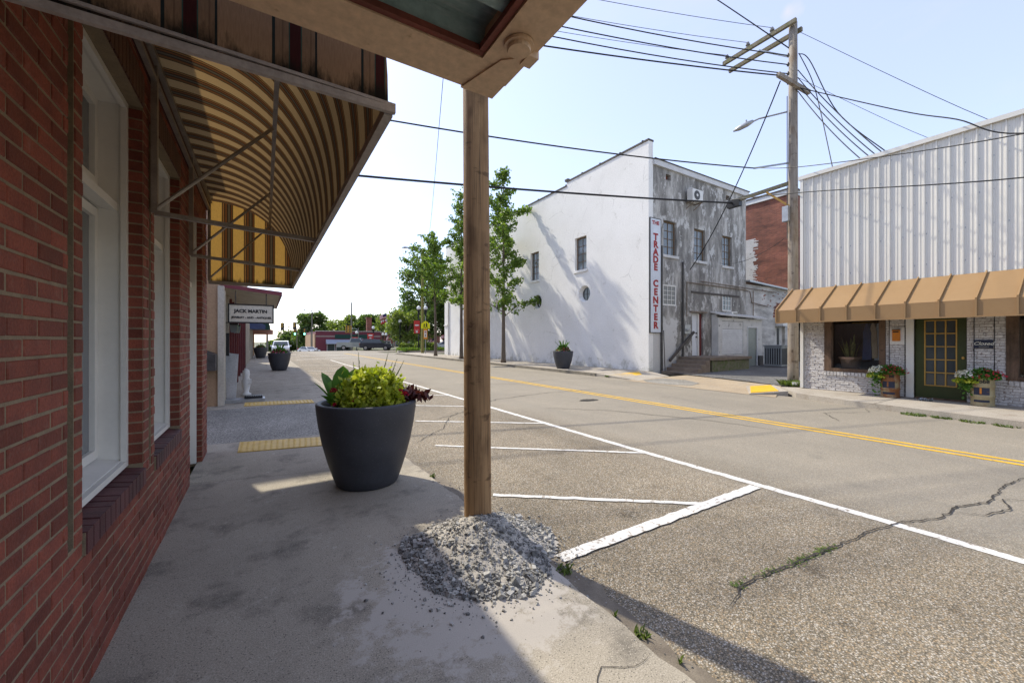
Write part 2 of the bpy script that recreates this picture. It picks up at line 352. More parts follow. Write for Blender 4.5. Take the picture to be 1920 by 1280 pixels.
# near pavement: slabs with open joints, alley crossing between the two warning strips
ed = [(1.66, -8), (1.66, -1), (1.655, .8), (1.65, 1.4), (1.67, 2.0), (1.64, 3.4), (1.62, 4.2), (1.6, 4.9), (1.58, 5.44)]
np_ = MB()
def slab(m, poly, z0, z1):
    n = len(poly); m.poly([(x, y, z1) for x, y in poly])
    for i in range(n):
        a, b = poly[i], poly[(i+1) % n]; m.quad((a[0], a[1], z0), (b[0], b[1], z0), (b[0], b[1], z1), (a[0], a[1], z1))
def jag(pts, st=.12, am=.014):
    o = []
    for a, b in zip(pts[:-1], pts[1:]):
        L = math.hypot(b[0]-a[0], b[1]-a[1]); k = max(1, int(L/st))
        for i in range(k): t = i/k; o.append((a[0]+(b[0]-a[0])*t+random.uniform(-am, am), a[1]+(b[1]-a[1])*t))
    return o+[pts[-1]]
e2 = jag([p for p in ed if p[1] < 5.2]+[(1.59, 5.16)])
slab(np_, [(-.72, -8)]+e2+[(.68, 5.19), (-.72, 5.50)], -.1, 0)
walk = np_.build('pavement', M_walk, kind='structure'); OFF['pavement'] = (0, 0, 0)
m = MB(); slab(m, [(-.72, 5.512), (.68, 5.202), (1.59, 5.172)]+jag([(1.585, 5.3), (1.60, 6.2), (1.7, 6.9)])+[(1.72, 7.15), (-.72, 7.4)], -.1, -.002); m.build('pavement_slab', M_walk, walk)
m = MB(); slab(m, [(-30, 7.41), (-.72, 7.41), (1.72, 7.16)]+jag([(1.74, 7.3), (1.8, 9), (1.78, 10.9)])+[(1.78, 10.95), (-.9, 11.1), (-30, 11.1)], -.1, -.008); m.build('alley', M_alley, kind='structure')
y = 11.0
while y < 50:
    y2 = min(y+random.choice([3.0, 3.6, 4.2]), 50); xe = 1.78-max(0, y-16)*.006
    m = MB(); slab(m, [(-1.3, y+.008), (xe, y+.008), (xe-.02, y2-.004), (-1.3, y2-.004)], -.1, -.004); m.build('pavement_slab', M_walk, walk); y = y2
# dirt-filled gutter joint with weeds
strip('gutter_dirt', [(1.72, -6), (1.70, .6), (1.7, 1.4), (1.74, 2.0), (1.72, 3.0), (1.70, 3.6), (1.64, 4.3)], .15, M_dirt, ZR+.012, road, .025, .12)
strip('gutter_dirt', [(1.66, 4.3), (1.63, 4.9), (1.62, 5.4)], .05, M_dirt, ZR+.011, road, .015, .1)
strip('gutter_dirt', [(1.8, 11), (1.78, 20), (1.7, 32)], .06, M_dirt, ZR+.011, road, .02, .3)
strip('crack', [(1.66, 1.34), (1.5, 1.30), (1.36, 1.38), (1.2, 1.28), (1.08, 1.18), (.9, 1.02)], .0055, M_crack, .004, walk, .012, .05, True)
strip('crack', [(1.66, 1.34), (1.7, 1.22), (1.74, 1.1)], .007, M_crack, .004, walk, .012, .05, True)

# far pavements
zf = .10
fw = MB()
slab(fw, [(11.35, -8), (13.9, -8), (13.9, 5.7), (13.6, 6.15), (12.35, 5.2), (11.95, 4.0), (11.45, 1.2)], -.1, zf)
f1 = fw.build('far_pavement', M_walk2, kind='structure'); OFF['far_pavement'] = (0, 0, 0)
for yy in (-2.2, .7, 3.4): strip('pavement_joint', [(11.5, yy), (13.8, yy)], .012, M_crack, zf+.003, f1, .003)
m = MB(); slab(m, [(12.4, 12.9), (15.2, 12.6), (15.2, 44), (12.55, 44)], -.1, zf); f2 = m.build('far_pavement', M_walk2, kind='structure'); OFF[f2.name] = (0, 0, 0)
m = MB(); slab(m, [(12.25, 12.9), (12.4, 12.9), (12.55, 44), (12.4, 44)], -.1, zf-.004); m.build('kerb', M_kerb, f2)
yy = 15.4
while yy < 43: strip('pavement_joint', [(12.5, yy), (15.1, yy)], .012, M_crack, zf+.003, f2, .003); yy += 1.9
m = MB(); m.hexa([(12.3, 10.6, -.1), (14.6, 10.9, -.1), (15.3, 12.58, -.1), (12.3, 12.89, -.1), (12.3, 10.6, -.015), (14.6, 10.9, .02), (15.3, 12.58, zf-.006), (12.3, 12.89, zf-.006)]); m.build('pavement_ramp', M_walk2, f2)
m = MB(); m.quad((11.9, 5.5, -.022), (14.2, 6.4, .06), (15.6, 10.7, .03), (11.9, 10.9, -.022)); ap = m.build('driveway_apron', M_apron, kind='structure')
m = MB()
for a in ((12.3, 12.3), (12.9, 9.5)): pass
m.poly([(12.05, 9.0, -.015), (12.5, 8.4, -.01), (13.2, 8.6, .012), (13.7, 9.5, .022), (13.5, 10.4, .02), (12.6, 10.6, -.004), (12.1, 10.0, -.015)]); m.build('concrete_patch', M_alley, ap)
m = MB(); m.poly([(14.2, 6.3, .07), (15.5, 5.6, .2), (30, 5.6, .3), (30, 12.5, .12), (16, 12.5, .07), (15.5, 10.8, .06), (14.9, 8.2, .065)]); m.build('parking_lot', M_lot, kind='structure')
OFF['parking_lot'] = (0, 0, 0)
strip('crack', [(14.6, 10.2), (15.2, 8.6), (14.6, 7.4), (14.3, 6.6)], .05, M_crack, .075, bpy.data.objects['parking_lot'], .05, .2, True)

# tactile warning strips
M_tact = pm('tactile_yellow', (.62, .42, .12), (.52, .34, .09), 6, rough=.6, bsc=60)
M_tact2 = pm('tactile_bright', (.78, .46, .03), (.68, .4, .03), 6, rough=.6, bsc=60)
def tactile(P, label, mat, ridges=True, z=.0):
    A, B, D, E_ = [Vector((p[0], p[1], p[2] if len(p) > 2 else z)) for p in P]     # near-left, near-right, far-right, far-left
    c = (A+B+D+E_)/4; t = thing('tactile_strip', tuple(c), label, 'tactile strip', 'yellow tactile warning strips')
    m = MB(); up = Vector((0, 0, .012)); m.hexa([A-up, B-up, D-up, E_-up, A+up*.5, B+up*.5, D+up*.5, E_+up*.5]); m.build('base_plate', mat, t)
    m = MB(); n = 18
    for i in range(n):
        for j in range(8):
            a = (i+.5)/n; b = (j+.5)/8; p = (A.lerp(B, a)).lerp(E_.lerp(D, a), b)+up*.5
            r = .5*(B-A).length/n*.55; m.lathe([(r, 0), (r*.6, .006)], p, 6)
    m.build('dome', mat, t, kind='stuff')
tactile([(-.31, 6.66), (.98, 6.40), (1.05, 6.94), (-.31, 7.30)], 'nearest yellow tactile strip beside the big planter', M_tact, z=0.004)
tactile([(-.40, 11.25), (1.06, 10.98), (1.05, 11.52), (-.40, 11.85)], 'yellow tactile strip beside the white doorstep across the alley', M_tact, z=0.004)
tactile([(12.4, 11.6, .02), (13.9, 11.75, .045), (14.6, 12.5, .085), (12.4, 12.35, .06)], 'yellow tactile strip at the corner of the white building', M_tact2)
tactile([(12.0, 6.21, .02), (12.55, 5.72, .085), (13.7, 6.48, .113), (13.1, 6.8, .082)], 'yellow tactile strip at the driveway beside the grey wooden pole', M_tact2)

# grass tufts and weeds
M_grass = leafmat('weed_green', (.09, .14, .025), (.17, .22, .045), .3)
def tuft(x, y, z, r, h, n, label, name='weed_tuft', blade=.006, group='weeds in the joints'):
    m = MB()
    for i in range(n):
        a = random.uniform(0, 6.28); q = r*math.sqrt(random.random())*.8; b = random.uniform(0, 6.28); k = h*random.uniform(.4, 1)
        p = Vector((x+q*math.cos(a), y+q*math.sin(a), z)); t = Vector((math.cos(b), math.sin(b), 0)); s_ = Vector((-t.y, t.x, 0))*blade*random.uniform(.6, 1.4)
        m.poly([p-s_, p+s_, p+t*k*.35+Vector((0, 0, k*.7))+s_*.7, p+t*k*.8+Vector((0, 0, k))])
    return m.build(name, M_grass, label=label, cat='weed', group=group)
m = MB(); m.hexa([(11.9, 6.2, -.1), (12.6, 5.5, -.1), (13.85, 6.45, -.1), (13.15, 6.95, -.1), (11.9, 6.2, .0), (12.6, 5.5, zf), (13.85, 6.45, .115), (13.15, 6.95, .075)]); m.build('pavement_ramp', M_walk2, f1)
for x, y, r, h, n, lab in [(1.73, 2.12, .07, .04, 50, 'grassy weeds at the toe of the gravel heap'), (1.70, 3.42, .04, .07, 34, 'green weed growing behind the wooden post'), (1.63, 4.35, .03, .05, 30, 'small weed in the gutter beside the big planter'), (1.69, 1.62, .012, .05, 8, 'single upright weed blade in the gutter'), (1.71, 1.44, .05, .045, 36, 'spreading grass weed in the gutter nearest the camera'), (1.72, 1.22, .01, .04, 6, 'tiny weed near the pavement corner crack')]:
    tuft(x, y, ZR+.012, r, h, n, lab)
m = MB()
for i in range(230):
    t = random.random(); x = 2.55+t*1.5; k = random.choice([0, .25, .45, .55, .7, .72]); x = 2.55+1.45*min(1, abs(k+random.gauss(0, .05)))
    yy = 1.42-.10*(x-2.55)+random.gauss(0, .018); z = ZR+.006; h = random.uniform(.002, .009); a = random.uniform(0, 6.28)
    d = Vector((math.cos(a), math.sin(a), 0)); p = Vector((x, yy, z)); s_ = Vector((-d.y, d.x, 0))*.008
    m.poly([p-s_, p+s_, p+d*.02+Vector((0, 0, h))])
m.build('moss', M_grass, kind='stuff', label='bright green moss growing along the asphalt crack', cat='moss')
for i in range(9):
    yy = 2.7-i*.42; tuft(11.42+yy*.10+random.uniform(-.08, .05), yy, ZR, .24, .055, 190, 'low green weeds along the shop kerb, %s clump counted from the green door' % ('first', 'second', 'third', 'fourth', 'fifth', 'sixth', 'seventh', 'eighth', 'ninth')[i], blade=.011, group='weeds along the far kerb')
tuft(14.4, 6.15, .1, .45, .18, 420, 'patch of grass at the foot of the grey wooden pole', 'grass_patch', .014)
tuft(12.3, 12.2, 0, .15, .08, 60, 'weeds at the kerb beside the far side planter', blade=.012)
# ------------------------------------------------------------------ brick laying
BL, BH, BJ = .203, .0677, .0108
def brick_mesh(L, h, dep=.05, ch=.0035):
    m = MB(); a, b = L/2, h/2
    # local: x along wall, y outward normal negative inside, z up ; front at y=0
    fr = [(-a+ch, 0, -b+ch), (a-ch, 0, -b+ch), (a-ch, 0, b-ch), (-a+ch, 0, b-ch)]
    e = [(-a, -ch, -b), (a, -ch, -b), (a, -ch, b), (-a, -ch, b)]; k = [(x, -dep, z) for x, y, z in e]
    m.v = fr+e+k; m.f = [(0, 1, 2, 3)]
    for i in range(4):
        j = (i+1) % 4; m.f += [(4+i, 4+j, j, i), (8+i, 8+j, 4+j, 4+i)]
    m.m = [0]*9; return m
def lay(u0, u1, z0, z1, holes, rand=0, bh=BH, bl=BL, minl=.03):
    out = []; nz_ = int((z1-z0)/bh+1e-6)
    for r in range(nz_):
        za, zb = z0+r*bh, z0+(r+1)*bh; zc = (za+zb)/2
        segs = [(u0, u1)]
        for h in holes:
            if h[2] < zc < h[3]:
                ns = []
                for a, b in segs:
                    if h[1] <= a or h[0] >= b: ns.append((a, b))
                    else:
                        if a < h[0]: ns.append((a, h[0]))
                        if h[1] < b: ns.append((h[1], b))
                segs = ns
        for a, b in segs:
            ph = 0 if r % 2 else bl/2
            k = math.floor((a-u0-ph)/bl)*bl+u0+ph
            if rand: k += random.uniform(-rand, rand)
            while k < b-1e-4:
                x0, x1 = max(a, k), min(b, k+bl)
                if x1-x0 > minl: out.append(((x0+x1)/2, zc, round(x1-x0-BJ, 3), bh-BJ))
                k += bl
    return out
def bricks(parent, F, rows, mat, key, nmax=300, eye=Vector((0, 0, HC)), jit=.0015, rot=0., box=None):
    """the largest in view become parts of their own, the rest one joined part"""
    U = (F(1, 0, 0)-F(0, 0, 0)); N = (F(0, 1, 0)-F(0, 0, 0)); cache = {}; off = Vector(OFF[parent.name])
    def vis(r):
        p = F(r[0], 0, r[1]); d = p-eye; fwd = d.x*math.sin(YAW)+d.y*math.cos(YAW); rt = d.x*math.cos(YAW)-d.y*math.sin(YAW)
        inn = fwd > .2 and abs(rt/fwd) < 1.27 and abs((p.z-HC)/fwd) < .86
        return (-1 if inn else 1, d.length)
    rows = sorted(rows, key=vis); rest = MB()
    base = Matrix((U, N, Vector((0, 0, 1)))).transposed()
    for i, (u, z, L, h) in enumerate(rows):
        p = F(u, random.uniform(-jit*2, jit), z)
        if i < nmax:
            k = (L, round(h, 4))
            if k not in cache:
                bm = brick_mesh(L, h); me = bpy.data.meshes.new('brick'); me.from_pydata(bm.v, [], bm.f); me.materials.append(mat); cache[k] = me
            o = bpy.data.objects.new('brick', cache[k]); C.objects.link(o); o.parent = parent
            mm = base @ Matrix.Rotation(random.gauss(0, .004+rot), 3, 'Y'); o.matrix_local = Matrix.Translation(p-off) @ mm.to_4x4()
        else:
            bm = brick_mesh(L, h); n = len(rest.v)
            for x, y, zz in bm.v: q = p+U*x+N*y; rest.v.append((q.x, q.y, q.z+zz))
            rest.f += [tuple(n+a for a in f) for f in bm.f]; rest.m += [0]*9
    if rest.v: rest.build('brickwork', mat, parent, kind='stuff')

M_brick = pm('red_brick', (.255, .068, .041), (.185, .052, .035), 9, rough=.75, bp=.6, bsc=90, isl=.34, fa=.24, c3=(.25, .11, .08), sc3=12, t3=.66, w3=.08, c4_=(.45, .38, .32), sc4=55, t4=.765, w4=.02)
M_brickd = pm('dark_sill_brick', (.13, .045, .045), (.085, .035, .038), 8, rough=.6, bp=.5, bsc=110, isl=.3)
M_mort = pm('mortar', (.29, .225, .145), (.21, .165, .11), 14, bsc=150, bp=.6)
M_wwood = pm('white_painted_wood', (.76, .74, .69), (.71, .69, .64), 3, rough=.45, bsc=30, bp=.05, fa=.03, c3=(.42, .4, .34), sc3=40, t3=.75, w3=.02)
M_pane = glassmat('window_pane', (.16, .17, .18), .05)
M_lint = pm('brown_lintel_brick', (.11, .042, .03), (.065, .028, .022), 5, rough=.55, bsc=70, bp=.6)

# ------------------------------------------------------------------ red brick shop on the left
WX = -.667
FL = frame((WX, 0, 0), (0, 1, 0), (1, 0, 0))
bs = thing('brick_shop', (WX, 2.5, 0), 'red brick shop front with tall white framed windows beside the pavement', 'building')
W1 = (2.46, 3.49, .745, 3.06); W2 = (3.80, 4.83, .745, 3.06); DR = (5.42, 6.42, -.1, 3.06)
W0 = (.55, 1.58, .745, 3.06)
G1 = (2.305, 2.365, .69, 3.06); G2 = (3.64, 3.70, .69, 3.06); G0 = (1.68, 1.765, .69, 3.06)
holes = [W1, W2, DR, G1, G2]
core = MB(); core.wall(frame((WX-.0045, 0, 0), (0, 1, 0), (1, 0, 0)), -4.5, 6.9, -.05, 4.1, [(h[0], h[1], .61 if h in (W1, W2) else h[2], h[3]) for h in holes], .24)
core.build('wall', M_mort, bs)
for gv in (G1, G2): m = MB(); m.fb(FL, gv[0]+.001, gv[1]-.001, -.2, -.035, gv[2]+.001, gv[3]-.001); m.build('groove_shade_fill', M_lint, bs)  # dark brick-coloured fill, painting the shade inside the shallow grooves
m = MB(); m.box(-14, WX-.26, -4.5, -4.2, -.05, 4.1); m.box(-14, WX-.26, 6.64, 6.888, -.05, 4.1); m.box(-14, WX-.26, -4.2, 6.64, 3.9, 4.0); m.build('side_wall', M_brick, bs)
m = MB(); m.fb(FL, -4.55, 6.95, -.30, .05, 4.1, 4.18); m.build('coping', M_mort, bs)
sill1 = (W1[0]-.0, W1[1]+.0, .6085, .745); sill2 = (W2[0], W2[1], .6085, .745)
rows = lay(-1.6, 6.9, 0.0, 4.1, holes+[sill1, sill2, (W1[0], W1[1], 3.06, 3.265), (W2[0], W2[1], 3.06, 3.265)])
bricks(bs, FL, rows, M_brick, 'r', 300)
# reveal bricks at the far jambs of the openings (seen end on)
for (a, b, c, d) in (W1, W2, DR):
    m = MB(); k = 0; z = c if c > 0 else 0
    Fj = frame((WX, b, 0), (-1, 0, 0), (0, -1, 0))
    dep = .075 if c > 0 else .24
    while z < d-.03:
        if dep < .1: m.fb(Fj, .006, dep, -.03, .002+random.uniform(0, .002), z+.005, z+BH-.006)
        else:
            s_ = .1 if k % 2 else .2
            m.fb(Fj, .006, s_-.006, -.03, .003, z+.005, z+BH-.006); m.fb(Fj, s_+.005, dep, -.03, .003, z+.005, z+BH-.006)
        z += BH; k += 1
    m.build('jamb_brickwork', M_brick, bs, kind='stuff')
for (a, b, c, d) in (sill1, sill2):        # rowlock sill, each brick on edge
    n = int((b-a)/.0745); st = (b-a)/n
    for i in range(n):
        m = MB(); u = a+i*st; dz = random.uniform(-.003, .003)
        m.hexa([FL(u+.005, .012, c+.006), FL(u+st-.005, .012, c+.006), FL(u+st-.005, -.2, c+.006), FL(u+.005, -.2, c+.006),
                FL(u+.005, .012, d-.03+dz), FL(u+st-.005, .012, d-.03+dz), FL(u+st-.005, -.2, d+.001+dz), FL(u+.005, -.2, d+.001+dz)])
        m.build('sill_brick', M_brickd, bs)
    m = MB(); m.fb(FL, a+.001, b-.001, -.22, .006, c+.002, d-.036); m.build('sill_mortar', M_mort, bs)
for (a, b, c, d) in (W1, W2):              # soldier lintels
    n = 15; st = (b-a)/n
    for i in range(n):
        m = MB(); m.fb(FL, a+i*st+.005, a+(i+1)*st-.005, -.10, .004, 3.065, 3.26); m.build('lintel_brick', M_lint, bs)
m = MB(); m.fb(FL, -1.6, 6.9, -.01, .03, 3.33, 3.66); m.build('awning_backboard', M_lint, bs)
def win_big(a, b, c, d):
    w_ = MB(); f0, f1 = -.075, -.105; t = .035
    Fw = FL
    for (u0, u1, z0, z1) in ((a, a+t, c, d), (b-t, b, c, d), (a+t, b-t, d-t, d), (a+t, b-t, c, c+t)): w_.fb(Fw, u0, u1, f1-.0, f0, z0, z1)
    wn = w_.build('window', M_wwood, bs)
    m = MB(); q = .022                        # deep casing box
    for (u0, u1, z0, z1) in ((a+.008, a+q, c+.008, d-.008), (b-q, b-.008, c+.008, d-.008), (a+q, b-q, d-q, d-.008)): m.fb(Fw, u0, u1, -.26, f1-.002, z0, z1)
    m.hexa([Fw(a+q, f1, c+.02), Fw(b-q, f1, c+.02), Fw(b-q, -.26, c+.02), Fw(a+q, -.26, c+.02), Fw(a+q, f1, c+.04), Fw(b-q, f1, c+.04), Fw(b-q, -.26, c+.075), Fw(a+q, -.26, c+.075)])
    m.build('casing', M_wwood, wn)
    m = MB(); zt_ = 2.36
    m.hexa([Fw(a+q, -.12, zt_), Fw(b-q, -.12, zt_), Fw(b-q, -.25, zt_+.02), Fw(a+q, -.25, zt_+.02), Fw(a+q, -.12, zt_+.05), Fw(b-q, -.12, zt_+.05), Fw(b-q, -.25, zt_+.13), Fw(a+q, -.25, zt_+.13)])
    m.build('transom_bar', M_wwood, wn)
    for z0, z1 in ((c+.075, zt_), (zt_+.13, d-q)):
        m = MB(); s_ = .055
        for (u0, u1, za, zb) in ((a+q, a+q+s_, z0, z1), (b-q-s_, b-q, z0, z1), (a+q+s_, b-q-s_, z1-s_, z1), (a+q+s_, b-q-s_, z0, z0+s_)): m.fb(Fw, u0, u1, -.252, -.21, za, zb)
        m.build('sash', M_wwood, wn)
        m = MB(); m.fb(Fw, a+q, b-q, -.245, -.235, z0, z1); m.build('pane', M_pane, wn)
win_big(*W1); win_big(*W2)
m = MB()
for (u0, u1, z0, z1) in ((DR[0], DR[0]+.06, 0, 3.06), (DR[1]-.06, DR[1], 0, 3.06), (DR[0]+.06, DR[1]-.06, 3.0, 3.06), (DR[0]+.06, DR[1]-.06, 2.2, 2.26)): m.fb(FL, u0, u1, -.245, -.06 if u1-u0 < .1 else -.1, z0, z1)
dn = m.build('door_frame', M_wwood, bs)
m = MB(); m.fb(FL, DR[0]+.06, DR[1]-.06, -.24, -.2, .03, 2.2); m.build('door', M_wwood, bs)
m = MB(); m.fb(FL, DR[0]+.06, DR[1]-.06, -.235, -.22, 2.26, 3.0); m.fb(FL, DR[0]+.2, DR[1]-.2, -.21, -.195, 1.0, 2.0); m.build('door_pane', M_pane, bs)

# ------------------------------------------------------------------ striped barrel awning
def stripes(name, axis, gold=(.33, .25, .145), thin=False, wg=.40):
    m, n, l, b, out = newmat(name); P = pos(n, l); g = n.new('ShaderNodeSeparateXYZ'); l.new(P, g.inputs[0])
    ph = math1(n, l, 'FRACT', math1(n, l, 'ADD', math1(n, l, 'MULTIPLY', g.outputs[axis], 1/.255), 10.02 if axis == 1 else 10.42))
    br = (.13, .055, .022); dk = (.035, .028, .022); gy = (.085, .075, .06)
    if thin: col = ramp(n, l, ph, [(0, gold), (.50, (.02, .03, .03)), (.53, tuple(x*.72 for x in gold)), (.60, tuple(x*.5 for x in gold)), (.615, tuple(x*.72 for x in gold)), (.67, (.04, .10, .085)), (.682, (.055, .014, .013)), (.80, (.04, .10, .085)), (.812, tuple(x*.72 for x in gold)), (.90, tuple(x*.5 for x in gold)), (.915, tuple(x*.72 for x in gold)), (.955, (.02, .03, .03)), (.98, gold)], True)
    else: col = ramp(n, l, ph, [(0, gold), (wg, dk), (wg+.04, (.20, .11, .045)), (wg+.10, dk), (wg+.15, br), (wg+.22, dk), (wg+.28, gy), (wg+.36, dk), (wg+.42, br), (wg+.47, (.10, .06, .03)), (.93, dk), (.965, gold)], True)
    wv = noise(n, l, pos(n, l, (60, 60, 8)), 4, 3); col = mixc(n, l, 1., col, ramp(n, l, wv, [(.3, .84), (.7, 1.1)]), 'MULTIPLY')
    # mildew creeping up from the bottom hem
    zz = ramp(n, l, math1(n, l, 'SUBTRACT', g.outputs[2], 2.33), [(0., .55), (.16, 0.)])
    k = math1(n, l, 'ADD', noise(n, l, pos(n, l, (1, 1, .25)), 16, 8, .7), zz)
    if axis == 0: col = mixc(n, l, ramp(n, l, k, [(.72, 0.), (.92, .9)]), col, (.012, .012, .008))
    l.new(col, b.inputs['Base Color']); b.inputs['Roughness'].default_value = .85; b.inputs['Specular IOR Level'].default_value = .15
    t = n.new('ShaderNodeBsdfTranslucent'); l.new(mixc(n, l, 1., col, (1.2, 1.0, .7), 'MULTIPLY'), t.inputs[0])
    s_ = n.new('ShaderNodeMixShader'); s_.inputs[0].default_value = .27
    l.new(b.outputs[0], s_.inputs[1]); l.new(t.outputs[0], s_.inputs[2]); l.new(s_.outputs[0], out.inputs[0]); return m
M_strY = stripes('striped_canvas', 1); M_strX = stripes('striped_canvas_backlit', 0, gold=(.5, .35, .12), wg=.46); M_strO = stripes('striped_canvas_outside', 0, (.34, .225, .135), True)  # same canvas; far end's brighter gold has the backlight painted in
M_alu = pm('weathered_aluminium', (.42, .38, .34), (.3, .27, .24), 9, rough=.45, metal=.55, bsc=90, bp=.15)
M_hem = pm('awning_hem', (.40, .36, .33), (.32, .285, .26), 9, rough=.55, bsc=70)
AY0, AY1, AXO, AZ0, AZ1 = 1.40, 6.86, .365, 2.34, 3.46
aw = thing('striped_awning', (WX, 4.1, AZ0), 'brown and gold striped barrel awning over the red brick shop front', 'awning')
def ell(a): return WX+.04+(AXO-WX-.04)*max(0, math.cos(a))**.84, AZ0+(AZ1-AZ0)*max(0, math.sin(a))**.84
m = MB(); na = 22; ny = 44; th_ = .004
prof = [(AXO, AZ0)]+[ell(math.pi/2*i/na) for i in range(na+1)]
prof = [ell(math.pi/2*i/na) for i in range(na+1)]
for j in range(ny):
    ya, yb = AY0+(AY1-AY0)*j/ny, AY0+(AY1-AY0)*(j+1)/ny
    for i in range(na):
        (xa, za), (xb, zb) = prof[i], prof[i+1]
        n0 = len(m.v)
        m.quad((xa, ya, za), (xa, yb, za), (xb, yb, zb), (xb, ya, zb))
m.build('canopy_fabric', M_strY, aw, smooth=True)
for yy, nm in ((AY0, 'near'), (AY1, 'far')):
    m = MB(); pts = [(WX+.04, yy, AZ0)]+[(x, yy, z) for x, z in prof]
    m.poly(pts if yy == AY0 else pts[::-1]); m.prism(pts, (0, .004, 0)) if False else None
    m.build('end_panel', M_strO if yy == AY0 else M_strX, aw)
m = MB(); m.bar((WX+.02, AY0-.012, AZ0), (AXO+.02, AY0-.012, AZ0), .016, .022); m.bar((WX+.02, AY0-.02, AZ0+.03), (AXO+.02, AY0-.016, AZ0+.016), .008, .01); m.build('hem_bar', M_hem, aw)
m = MB(); m.bar((AXO, AY0, AZ0), (AXO, AY1, AZ0), .03, .034); m.build('front_bar', M_hem, aw)
m = MB(); m.bar((WX+.02, AY1, AZ0), (AXO+.02, AY1, AZ0), .035, .045); m.build('hem_bar', M_hem, aw)
m = MB(); m.bar((WX+.045, AY0, AZ1-.02), (WX+.045, AY1, AZ1-.02), .035); m.build('wall_rail', M_alu, aw)
m = MB(); m.bar((WX+.03, AY0, AZ1-.13), (WX+.03, AY1, AZ1-.13), .03); m.build('wall_rail', M_alu, aw)
pxx, pzz = ell(math.acos(((.07-WX-.04)/(AXO-WX-.04))**(1/.84)))
m = MB(); m.bar((pxx, AY0, pzz-.025), (pxx, AY1, pzz-.025), .028); m.build('purlin', M_alu, aw)
for yy in (3.62, 5.24):
    m = MB(); m.bar((WX+.03, yy, 2.42), (WX+.03, yy, AZ1-.02), .035); m.build('upright', M_alu, aw)
    m = MB(); m.bar((WX+.03, yy, 2.42), (AXO, yy, AZ0+.02), .03); m.build('cross_bar', M_alu, aw)
    m = MB(); m.tube([(WX+.04, yy, 2.45), (pxx, yy, pzz-.02)], .013, 8); m.build('brace', M_alu, aw)
m = MB(); m.tube([(WX+.04, AY1-.03, 2.4), (pxx, AY1-.03, pzz-.02)], .013, 8); m.build('brace', M_alu, aw)
m = MB(); m.bar((WX+.03, AY1-.02, 2.36), (WX+.03, AY1-.02, AZ1), .035); m.build('upright', M_alu, aw)

# ------------------------------------------------------------------ beige and green metal canopy overhead
M_beige = pm('beige_painted_metal', (.70, .51, .33), (.62, .44, .28), 2.5, rough=.5, bsc=35, bp=.12, c3=(.44, .29, .17), sc3=22, t3=.70, w3=.05)
M_green = pm('green_deck_metal', (.30, .42, .40), (.22, .32, .31), 3, rough=.45, bsc=40, c3=(.42, .5, .48), sc3=9, t3=.60, w3=.1, st3=(1, 8, 1))
M_trim = pm('rusty_brown_trim', (.22, .06, .04), (.15, .045, .03), 8, rough=.6, bsc=60)
M_redd = pm('red_deck_metal', (.50, .12, .08), (.42, .1, .07), 5, rough=.5)
cp = thing('metal_canopy', (WX, 0, 2.4), 'beige edged metal canopy with green ribbed deck directly overhead', 'canopy')
cz = 2.4; x0c, x1c, y0c, y1c = .56, .675, 1.075, 1.225
m = MB(); m.hexa([(WX, y0c, cz), (x1c, y0c, cz), (x1c, y1c, cz), (WX, y1c, cz), (WX, y0c, cz+.13), (x1c, y0c, cz+.13), (x1c, y1c+.0, cz+.20), (WX, y1c, cz+.20)]); m.build('side_gutter', M_beige, cp)
m = MB(); m.box(x0c, x1c+.001, -5, y0c-.002, cz-.002, cz+.18); m.build('front_gutter', M_beige, cp)
m = MB(); m.box(x1c+.002, x1c+.02, -5, y1c-.06, cz+.008, cz+.03); m.build('drip_edge', M_beige, cp)
m = MB(); m.hexa([(x0c+.05, y0c-.03, cz-.006), (x1c+.005, y0c-.09, cz-.006), (x1c+.005, y1c+.004, cz-.006), (x0c+.0, y1c+.004, cz-.006), (x0c+.05, y0c-.03, cz+.1), (x1c+.005, y0c-.09, cz+.17), (x1c+.005, y1c+.004, cz+.19), (x0c+.0, y1c+.004, cz+.19)]); m.build('corner_cap', M_beige, cp)
m = MB(); m.lathe([(.032, -.006), (.034, .0), (.034, .02)], (x0c+.062, y0c-.11, cz-.018), 20); m.build('downspout_outlet', M_beige, cp)
m = MB(); m.lathe([(.043, -.004), (.043, .004)], (x0c+.062, y0c-.11, cz-.008), 20); m.build('outlet_flange', M_beige, cp)
m = MB(); m.box(x1c-.012, x1c+.024, y0c-.10, y0c-.05, cz-.012, cz+.04); m.build('bracket', M_beige, cp)
m = MB(); m.box(WX, x0c-.002, y0c-.02, y0c-.002, cz+.004, cz+.022); m.box(x0c-.02, x0c-.002, -5, y0c-.021, cz+.004, cz+.022); m.build('trim_angle', M_trim, cp)
yy = y0c+.05; k = 0
while yy > -4.6:
    m = MB(); z = cz+.026; d = .05; a = yy; wds = .305
    pr_ = [(a, z), (a-.05, z), (a-.075, z+d), (a-.175, z+d), (a-.2, z), (a-.225, z), (a-.232, z+.012), (a-.245, z+.012), (a-.252, z), (a-wds, z)]
    for (ya, za), (yb, zb) in zip(pr_[:-1], pr_[1:]):
        m.hexa([(WX, yb, zb), (x0c+.05, yb, zb), (x0c+.05, ya, za), (WX, ya, za), (WX, yb, zb+.004), (x0c+.05, yb, zb+.004), (x0c+.05, ya, za+.004), (WX, ya, za+.004)])
    m.build('deck_panel', M_redd if k == 2 else M_green, cp); yy -= wds; k += 1

